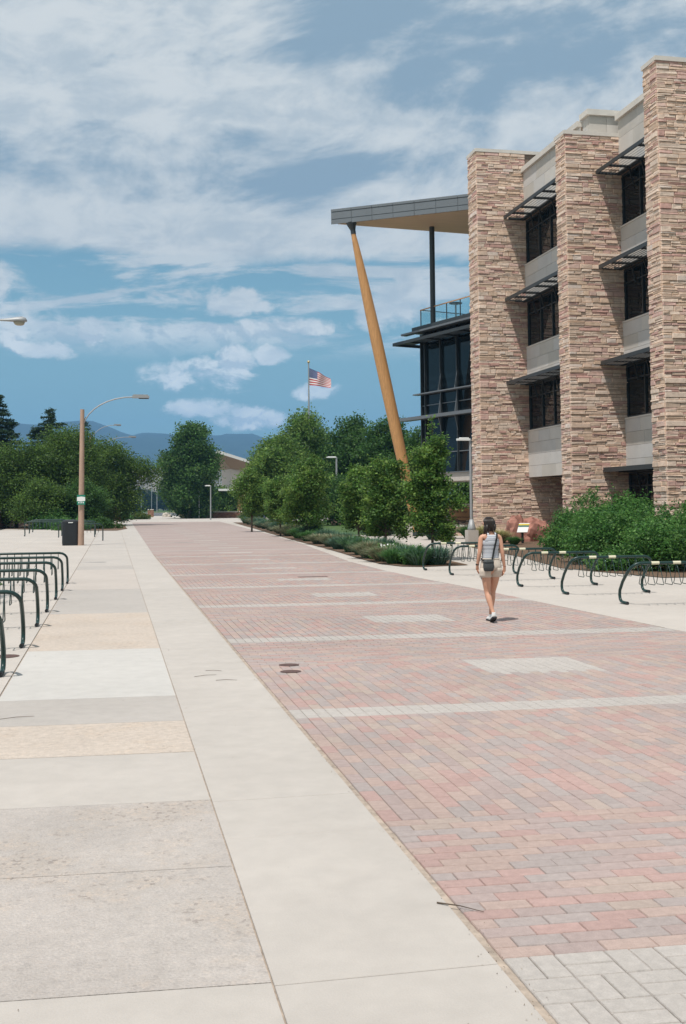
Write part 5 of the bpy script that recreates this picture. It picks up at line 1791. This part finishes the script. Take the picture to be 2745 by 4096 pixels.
# twigs and leaf litter on the paving
tw = [(1.44, 4.92, .23, -.75, 'thin dark twig lying across the curb onto the bricks, bottom right'), (-.95, 9.95, .30, .25, 'thin brown twig on the grey sidewalk panel at the left edge'), (1.05, 11.6, .22, -.2, 'short pale twig on the concrete walk, nearest of three'), (1.0, 12.3, .18, -.3, 'short twig on the concrete walk, middle of three'), (.85, 11.9, .25, .3, 'short twig on the concrete walk close to the sidewalk joint')]
for x, y, L, a, lab in tw:
    t_ = MB(); t_.tube([(0, 0, .006), (L * .5 * math.cos(a), L * .5 * math.sin(a), .012), (L * math.cos(a), L * math.sin(a), .006)], [.004 if L > .4 or x > 1.3 else .0022, .0025, .0015], 5)
    tag(t_.build('twig', M['bark'], loc=(x, y, 0)), lab, 'twig')
V = []
rl = np.random.default_rng(5)
n = 700
xs = np.where(rl.random(n) < .6, 1.50 + rl.normal(0, .03, n), rl.uniform(-1, 8, n)); ys = 3.5 + 22 * rl.random(n) ** 1.5
cent = np.stack([xs, ys, np.full(n, .004)], 1)
ang_ = rl.uniform(0, 6.28, n); s = rl.uniform(.0015, .004, n) * (1 + (ys - 3.5) * .12)
a = np.stack([np.cos(ang_) * s, np.sin(ang_) * s, rl.uniform(0, .004, n)], 1); b2_ = np.stack([-np.sin(ang_) * s * .6, np.cos(ang_) * s * .6, np.zeros(n)], 1)
V = np.stack([cent - a, cent - b2_, cent + a, cent + b2_], 1).reshape(-1, 3)
o = link(fast_mesh('leaf_litter', V, 4, M['grass'], np.array([(0.10, .07, .045), (.38, .32, .24), (.2, .15, .1)])[rl.integers(0, 3, n)]), 'leaf_litter')
tag(o, 'tiny leaf crumbs and grit along the road joint and on the paving', None, None, 'stuff')

# ------------------------------------------------------------------ hills
def ridge_mesh(name, prof, y0, y1, colmat, nzs=26, seed=1, rough=18):
    from mathutils import noise
    x0, x1 = prof[0][0], prof[-1][0]; nx_ = 260; vv = []; ff = []
    def hgt(x):
        for (a, ha), (b_, hb) in zip(prof, prof[1:]):
            if x <= b_: return ha + (hb - ha) * (x - a) / (b_ - a)
        return prof[-1][1]
    for j in range(nzs + 1):
        q = j / nzs
        for i in range(nx_ + 1):
            x = x0 + (x1 - x0) * i / nx_
            hh = hgt(x) * (math.sin(q * math.pi / 2) ** 1.3)
            n_ = noise.fractal(Vector((x * .0042, q * 4.0, seed)), 1.0, 2.0, 6) * rough * (q * 1.2) * (1 if j < nzs else .25) + noise.noise(Vector((x * .03, q * 3, seed))) * 3 * q
            vv.append((x * (1 + 0 * q), y0 + (y1 - y0) * q, -1 + hh + n_))
    for j in range(nzs):
        for i in range(nx_):
            a = j * (nx_ + 1) + i; ff.append((a, a + 1, a + nx_ + 2, a + nx_ + 1))
    mb = MB(); mb.v = vv; mb.f = ff; mb.c = [(1, 1, 1)] * len(ff)
    return mb.build(name, colmat, None, True, kind='structure')


hillm = mat('forested_hill', (0.018, 0.036, 0.022), 1.0, var=.45, vscale=.012, speck=.3, sscale=.05)
foot = mat('dry_foothill', (0.20, 0.165, 0.105), 1.0, var=.3, vscale=.01)
ridge_mesh('hills', [(-6000, 330), (-2400, 420), (-900, 470), (-603, 448), (-405, 437), (-330, 440), (-254, 455), (-150, 470), (-103, 462), (0, 426), (95, 396), (142, 410), (246, 400), (328, 381), (450, 392), (584, 398), (700, 397), (793, 372), (1200, 350), (1900, 420), (2600, 380), (7000, 360)], 3600, 6150, hillm, seed=3)
ridge_mesh('foothills', [(-5000, 60), (-700, 70), (0, 84), (160, 92), (330, 80), (900, 60), (5000, 70)], 1900, 2600, foot, seed=9, rough=8)
# far-off town trees as one mass between the meadow and the foothills
rng = np.random.default_rng(77)
n = 9000
c = np.stack([rng.uniform(-350, 700, n), rng.uniform(800, 1500, n), rng.random(n) ** 1.2 * 13], 1)
o = link(fast_mesh('far_woods', leaf_quads(c, 9, 6, rng), 4, M['leaf'], np.array(GREENS['far'])[rng.integers(0, 2, n)] * rng.uniform(.8, 1.2, n)[:, None]), 'far_woods')
tag(o, 'far-off belt of town trees below the foothills', None, None, 'stuff')

# ------------------------------------------------------------------ haze
hb = MB(); hb.box(-9500, 9500, -60, 7000, -1.4, 540)
hz_m = bpy.data.materials.new('pale_air'); hz_m.use_nodes = True
ht = hz_m.node_tree
for n_ in list(ht.nodes): ht.nodes.remove(n_)
ho = ht.nodes.new('ShaderNodeOutputMaterial'); hv = ht.nodes.new('ShaderNodeVolumePrincipled')
hv.inputs['Color'].default_value = (.27, .58, 1.0, 1); hv.inputs['Density'].default_value = 1.8e-4; hv.inputs['Anisotropy'].default_value = .1
ht.links.new(hv.outputs[0], ho.inputs['Volume'])
hzo = hb.build('haze', hz_m, kind='stuff')

# ------------------------------------------------------------------ woman walking
def skin_mesh(name, verts, edges, radii, root, mt, sub=2, faces=None):
    me = bpy.data.meshes.new(name); me.from_pydata(verts, edges, [])
    o = bpy.data.objects.new(name, me); C.objects.link(o)
    sk = o.modifiers.new('skin', 'SKIN'); sk.use_smooth_shade = True
    ss = o.modifiers.new('sub', 'SUBSURF'); ss.levels = sub; ss.render_levels = sub
    if not me.skin_vertices:
        bpy.context.view_layer.update()
    dat = me.skin_vertices[0].data
    for i, r_ in enumerate(radii):
        dat[i].radius = r_ if isinstance(r_, tuple) else (r_, r_)
        dat[i].use_root = (i == root)
    bpy.context.view_layer.update()
    dg = bpy.context.evaluated_depsgraph_get()
    me2 = bpy.data.meshes.new_from_object(o.evaluated_get(dg))
    bpy.data.objects.remove(o)
    me2.materials.clear(); me2.materials.append(mt)
    return me2


wom = thing('person', 'woman walking away in striped tank top and beige shorts with a dark crossbody bag', 'person', (5.67, 16.2, 0))
V = []; E_ = []; RR = []


def vtx(p, r_, par=None):
    V.append(p); RR.append(r_)
    if par is not None: E_.append((par, len(V) - 1))
    return len(V) - 1


pel = vtx((0, 0, .86), (.125, .095))
sp1 = vtx((0, -.005, .98), (.100, .078), pel)
sp2 = vtx((0, 0, 1.10), (.105, .082), sp1)
ch_ = vtx((0, .005, 1.22), (.120, .085), sp2)
uc = vtx((0, .0, 1.295), (.095, .07), ch_)
nk = vtx((0, .0, 1.365), .047, uc)
nk2 = vtx((0, .01, 1.42), .048, nk)
hd1 = vtx((-.012, .03, 1.475), .072, nk2)
hd2 = vtx((-.012, .035, 1.54), .076, hd1)
fingers = []
for s_, sh_, el_, wr, ha in ((-1, (-.148, 0, 1.302), (-.185, -.025, 1.06), (-.205, .03, .865), (-.198, .055, .79)), (1, (.148, 0, 1.302), (.178, -.03, 1.06), (.222, .0, .835), (.215, .01, .755))):
    a = vtx(sh_, .046, uc)
    a = vtx(tuple((np.array(sh_) * .55 + np.array(el_) * .45)), .040, a)
    a = vtx(el_, .032, a)
    a = vtx(tuple((np.array(el_) * .65 + np.array(wr) * .35)), .032, a)
    a = vtx(wr, .0215, a)
    a = vtx(ha, (.016, .032), a)
    fingers.append((s_, wr, ha))
for s_, pts in ((-1, [((-.082, -.005, .80), .088), ((-.072, .0, .64), .076), ((-.055, .02, .46), .050), ((-.048, -.03, .36), .052), ((-.022, -.09, .20), .031), ((-.008, -.125, .135), .029)]),
                (1, [((.082, .005, .80), .088), ((.075, .06, .64), .076), ((.066, .13, .46), .050), ((.062, .13, .35), .050), ((.052, .17, .17), .031), ((.05, .18, .09), .029)])):
    a = pel
    for p, r_ in pts:
        a = vtx(p, r_, a)
bodym = skin_mesh('body', V, E_, RR, pel, M['skin'])
body_ = link(bodym, 'body', wom)
# hands: separate finger chains rooted in the palm, joined to the body mesh as children
for s_, wr, ha in fingers:
    wr = np.array(wr); ha = np.array(ha); d = (ha - wr); d /= np.linalg.norm(d)
    for k in range(4):
        off = np.array([0.004 * s_ * -1, (k - 1.5) * .0165, 0])
        L = [.058, .068, .064, .050][k]
        p0 = ha - d * .01 + off; p1 = p0 + d * L * .55 + np.array([-s_ * .006, .002, 0]); p2 = p0 + d * L + np.array([-s_ * .022, .006, 0])
        t_ = MB(); t_.tube([tuple(p0), tuple(p1), tuple(p2)], [.0085, .008, .0055], 8); t_.build('finger', M['skin'], body_, True)
    p0 = wr + d * .03 + np.array([0, .02, 0]); t_ = MB(); t_.tube([tuple(p0), tuple(p0 + d * .03 + np.array([-s_ * .008, .018, 0])), tuple(p0 + d * .062 + np.array([-s_ * .014, .022, 0]))], [.010, .009, .006], 8); t_.build('thumb', M['skin'], body_, True)
# face
t_ = MB(); t_.loft([(1.475, -.012, .108, .012, .014), (1.495, -.012, .106, .009, .012), (1.515, -.012, .10, .006, .008)], 10); t_.build('nose', M['skin'], body_, True)
for s_ in (-1, 1):
    t_ = MB(); t_.loft([(1.505, -.012 + s_ * .030, .098, .010, .006), (1.513, -.012 + s_ * .030, .098, .013, .008), (1.52, -.012 + s_ * .030, .098, .009, .006)], 10); t_.build('eye', M['dmetal'], body_, True)
    t_ = MB(); t_.loft([(1.475, -.012 + s_ * .079, .03, .006, .012), (1.50, -.012 + s_ * .083, .028, .009, .017), (1.52, -.012 + s_ * .081, .028, .006, .013)], 10); t_.build('ear', M['skin'], body_, True)
t_ = MB(); t_.loft([(1.447, -.012, .098, .020, .006), (1.455, -.012, .10, .024, .008), (1.462, -.012, .098, .018, .006)], 10); t_.build('mouth', mat('lips', (.42, .14, .12), .4), body_, True)
# hair: cap over crown and back, falling in two strands to the shoulders
hc = MB()
secs = []
for z, rx, ry, yo in ((1.385, .050, .020, -.040), (1.41, .066, .030, -.034), (1.44, .074, .048, -.020), (1.48, .080, .074, .0), (1.52, .084, .088, .012), (1.56, .079, .086, .016), (1.585, .064, .072, .016), (1.603, .040, .046, .012), (1.611, .012, .014, .010)):
    secs.append((z, -.014, yo, rx, ry))
hc.loft(secs, 26)
hm = hc.build('hair', M['hair'], wom, True)
for x0, x1, L, y_ in ((-.082, -.112, 1.33, -.02), (-.03, -.05, 1.365, -.055), (.02, .03, 1.37, -.055), (-.075, -.098, 1.35, -.028), (-.06, -.088, 1.345, -.05), (.055, .058, 1.375, -.045), (.068, .066, 1.39, -.02)):
    t_ = MB(); t_.tube([(x0, y_, 1.49), (x0 * 1.1 - .004, y_ - .006, 1.43), (x1, y_ - .004, L)], [.024, .020, .006], 8); t_.build('hair_strand', M['hair'], hm, True)
for k in range(16):
    a = math.pi * (1.08 + .84 * k / 15)
    t_ = MB(); t_.tube([(-.014 + math.cos(a) * .055, .012 + math.sin(a) * .06, 1.597), (-.014 + math.cos(a) * .090, .008 + math.sin(a) * .093, 1.53), (-.014 + math.cos(a) * .086, -.004 + math.sin(a) * .078, 1.46), (-.014 + math.cos(a) * .076, -.018 + math.sin(a) * .05, 1.40)], [.006, .009, .009, .004], 5); t_.build('hair_strand', M['hair'], hm, True)
t_ = MB(); t_.tube([(.070, .03, 1.517), (.086, .045, 1.515), (.088, .09, 1.512)], .006, 6); t_.build('sunglasses_arm', M['black'], wom)
# tank top
clo = mat('striped_knit', attr=True, rough=.9)
tt = MB()
prof = [(.925, .138, .098), (.96, .133, .095), (1.0, .126, .090), (1.05, .121, .088), (1.10, .125, .092), (1.15, .132, .098), (1.20, .139, .102), (1.235, .139, .101), (1.25, .133, .098)]


def pint(z):
    for (a, r1, r2), (b_, s1, s2) in zip(prof, prof[1:]):
        if z <= b_:
            q = (z - a) / (b_ - a); return r1 + (s1 - r1) * q, r2 + (s2 - r2) * q
    return prof[-1][1:]


z = .925; k = 0; light_c, dark_c = (.56, .57, .60), (.30, .33, .38)
ringz = []
while z < 1.248:
    ringz.append(z); z += .0075
for i, (za, zb) in enumerate(zip(ringz, ringz[1:])):
    (r1, r2), (s1, s2) = pint(za), pint(zb)
    wob = .002 * math.sin(za * 90) + .003 * math.sin(za * 37 + 1)
    cc = dark_c if i % 3 == 0 else light_c
    if 1.165 < za < 1.18: cc = (.22, .23, .27)
    tt.loft([(za, 0, -.002, r1 + wob, r2 + wob), (zb, 0, -.002, s1 + wob, s2 + wob)], 28, cc, caps=False)
# racer back and front panels, narrowing to the straps
for sy in (-1, 1):
    rows2 = []
    for z, hw, yy in ((1.24, .126, .092), (1.27, .100, .095), (1.30, .082, .091), (1.335, .074, .078), (1.36, .070, .060), (1.372, .068, .03)):
        rows2.append([(x * hw, sy * (yy + .006) * math.sqrt(max(.0, 1 - (x * hw / .17) ** 2)) - .002, z) for x in (-1, -.66, -.33, 0, .33, .66, 1)])
    for i, (ra, rb_) in enumerate(zip(rows2, rows2[1:])):
        n_ = 3
        for sbi in range(n_):
            q0, q1 = sbi / n_, (sbi + 1) / n_
            A = [tuple(np.array(a) * (1 - q0) + np.array(b_) * q0) for a, b_ in zip(ra, rb_)]
            B_ = [tuple(np.array(a) * (1 - q1) + np.array(b_) * q1) for a, b_ in zip(ra, rb_)]
            if rb_[0][2] > 1.34:     # scooped neckline leaves only straps
                idx = [0, 5]
            else:
                idx = range(6)
            for j in idx:
                f = [A[j], A[j + 1], B_[j + 1], B_[j]]
                if sy > 0: f = f[::-1]
                tt.add(f, [(0, 1, 2, 3)], dark_c if sbi == 0 else light_c)
tt.build('tank_top', clo, wom, True)
# shorts
so_ = MB()
so_.loft([(.80, 0, -.004, .168, .112), (.84, 0, -.008, .169, .122), (.88, 0, -.008, .162, .118), (.92, 0, -.004, .149, .106), (.955, 0, -.002, .138, .099), (.965, 0, -.002, .134, .096)], 28)
so_.loft([(.685, -.083, .006, .092, .094), (.72, -.085, .002, .091, .096), (.77, -.086, -.006, .088, .108), (.83, -.084, -.010, .084, .112)], 22)
so_.loft([(.685, .086, .045, .092, .092), (.72, .086, .030, .091, .096), (.77, .086, .008, .088, .108), (.83, .084, -.008, .084, .112)], 22)
sho = so_.build('shorts', M['shorts'], wom, True)
t_ = MB(); t_.loft([(.955, 0, -.002, .1405, .1015), (.975, 0, -.002, .137, .099)], 28); t_.build('waistband', M['shorts'], sho, True)
# bag and strap
bg = MB(); n_ = 22
secs = [(.785, -.088, -.150, .060, .026), (.80, -.088, -.152, .076, .036), (.85, -.088, -.156, .084, .040), (.92, -.088, -.152, .082, .036), (.955, -.086, -.146, .070, .028), (.965, -.084, -.144, .05, .02)]
bg.loft(secs, n_, e=3.2); bag = bg.build('crossbody_bag', M['bag'], wom, True)
t_ = MB(); t_.loft([(.915, -.088, -.155, .085, .040), (.923, -.088, -.154, .085, .040)], n_, e=3.2); t_.build('zip', M['black'], bag)
sp_ = MB()
path = [(-.02, -.125, .955), (.0, -.112, 1.02), (.02, -.104, 1.10), (.045, -.110, 1.20), (.065, -.107, 1.28), (.078, -.085, 1.335), (.083, -.04, 1.362), (.083, .02, 1.357), (.075, .07, 1.32), (.04, .115, 1.2), (-.02, .112, 1.08), (-.09, .09, .98), (-.145, .03, .96), (-.15, -.06, .95), (-.13, -.13, .945)]
for a, b_ in zip(path, path[1:]):
    a, b_ = Vector(a), Vector(b_); d = b_ - a; side = Vector((.028, 0, 0)) if abs(d.x) < abs(d.z) * 1.5 else Vector((0, 0, .028))
    sp_.obox(a - side * .5, side, Vector((0, -.004 if a.y < 0 else .004, 0)), d * 1.04)
sp_.build('strap', M['black'], wom)
t_ = MB(); t_.loft([(.870, -.205, .03, .026, .026), (.892, -.204, .028, .0265, .0265)], 14); t_.build('wristwatch', M['black'], wom)
t_ = MB(); t_.loft([(.842, .2225, .0, .0245, .0245), (.848, .2222, .0, .0247, .0247)], 14); t_.build('bracelet', mat('dull_red', (.25, .05, .05), .6), wom)


def shoe(o, toe, heel, ank, par_name='shoe'):
    """white trainer, toe/heel points on the sole centre line"""
    toe, heel = Vector(toe), Vector(heel); d = (toe - heel); L = d.length; d.normalize(); sd = Vector((1, 0, 0)); upv = sd.cross(d).normalized()
    if upv.z < 0: upv = -upv
    u_ = MB(); n_ = 16; vv = []
    st_ = [(0, .030, .062), (.10, .036, .085), (.28, .037, .082), (.45, .038, .066), (.65, .044, .050), (.85, .040, .036), (.97, .026, .024), (1.0, .010, .014)]
    for q, hw, hh in st_:
        for k in range(n_):
            th = 2 * math.pi * k / n_
            c_, s2 = math.cos(th), math.sin(th)
            vv.append(heel + d * L * q + sd * hw * c_ + upv * (.018 + max(0, s2) * hh + min(0, s2) * .004))
    ff = [(i * n_ + k, (i + 1) * n_ + k, (i + 1) * n_ + (k + 1) % n_, i * n_ + (k + 1) % n_) for i in range(len(st_) - 1) for k in range(n_)]
    ff += [tuple(range(n_)), tuple(reversed(range((len(st_) - 1) * n_, len(st_) * n_)))]
    u_.add(vv, ff); s = u_.build(par_name, M['white'], wom, True)
    so2 = MB(); vv = []
    for q, hw, hh in st_:
        c0 = heel + d * L * q
        vv += [c0 - sd * (hw + .003), c0 + sd * (hw + .003), c0 + sd * (hw + .003) + upv * .020, c0 - sd * (hw + .003) + upv * .020]
    ff = []
    for i in range(len(st_) - 1):
        for k in range(4):
            ff.append((i * 4 + k, i * 4 + (k + 1) % 4, (i + 1) * 4 + (k + 1) % 4, (i + 1) * 4 + k))
    ff += [(3, 2, 1, 0), tuple(range(len(vv) - 4, len(vv)))]
    so2.add(vv, ff); so2.build('sole', M['sole'], s)
    sk = MB(); sk.tube([ank, tuple(Vector(ank) + Vector((0, .0, .05)))], [.034, .032], 12); sk.build('sock', M['white'], s)


shoe(wom, (.004, .0, .002), (-.004, -.165, .085), (-.008, -.128, .115))
shoe(wom, (.055, .33, .004), (.05, .13, .004), (.05, .175, .055))
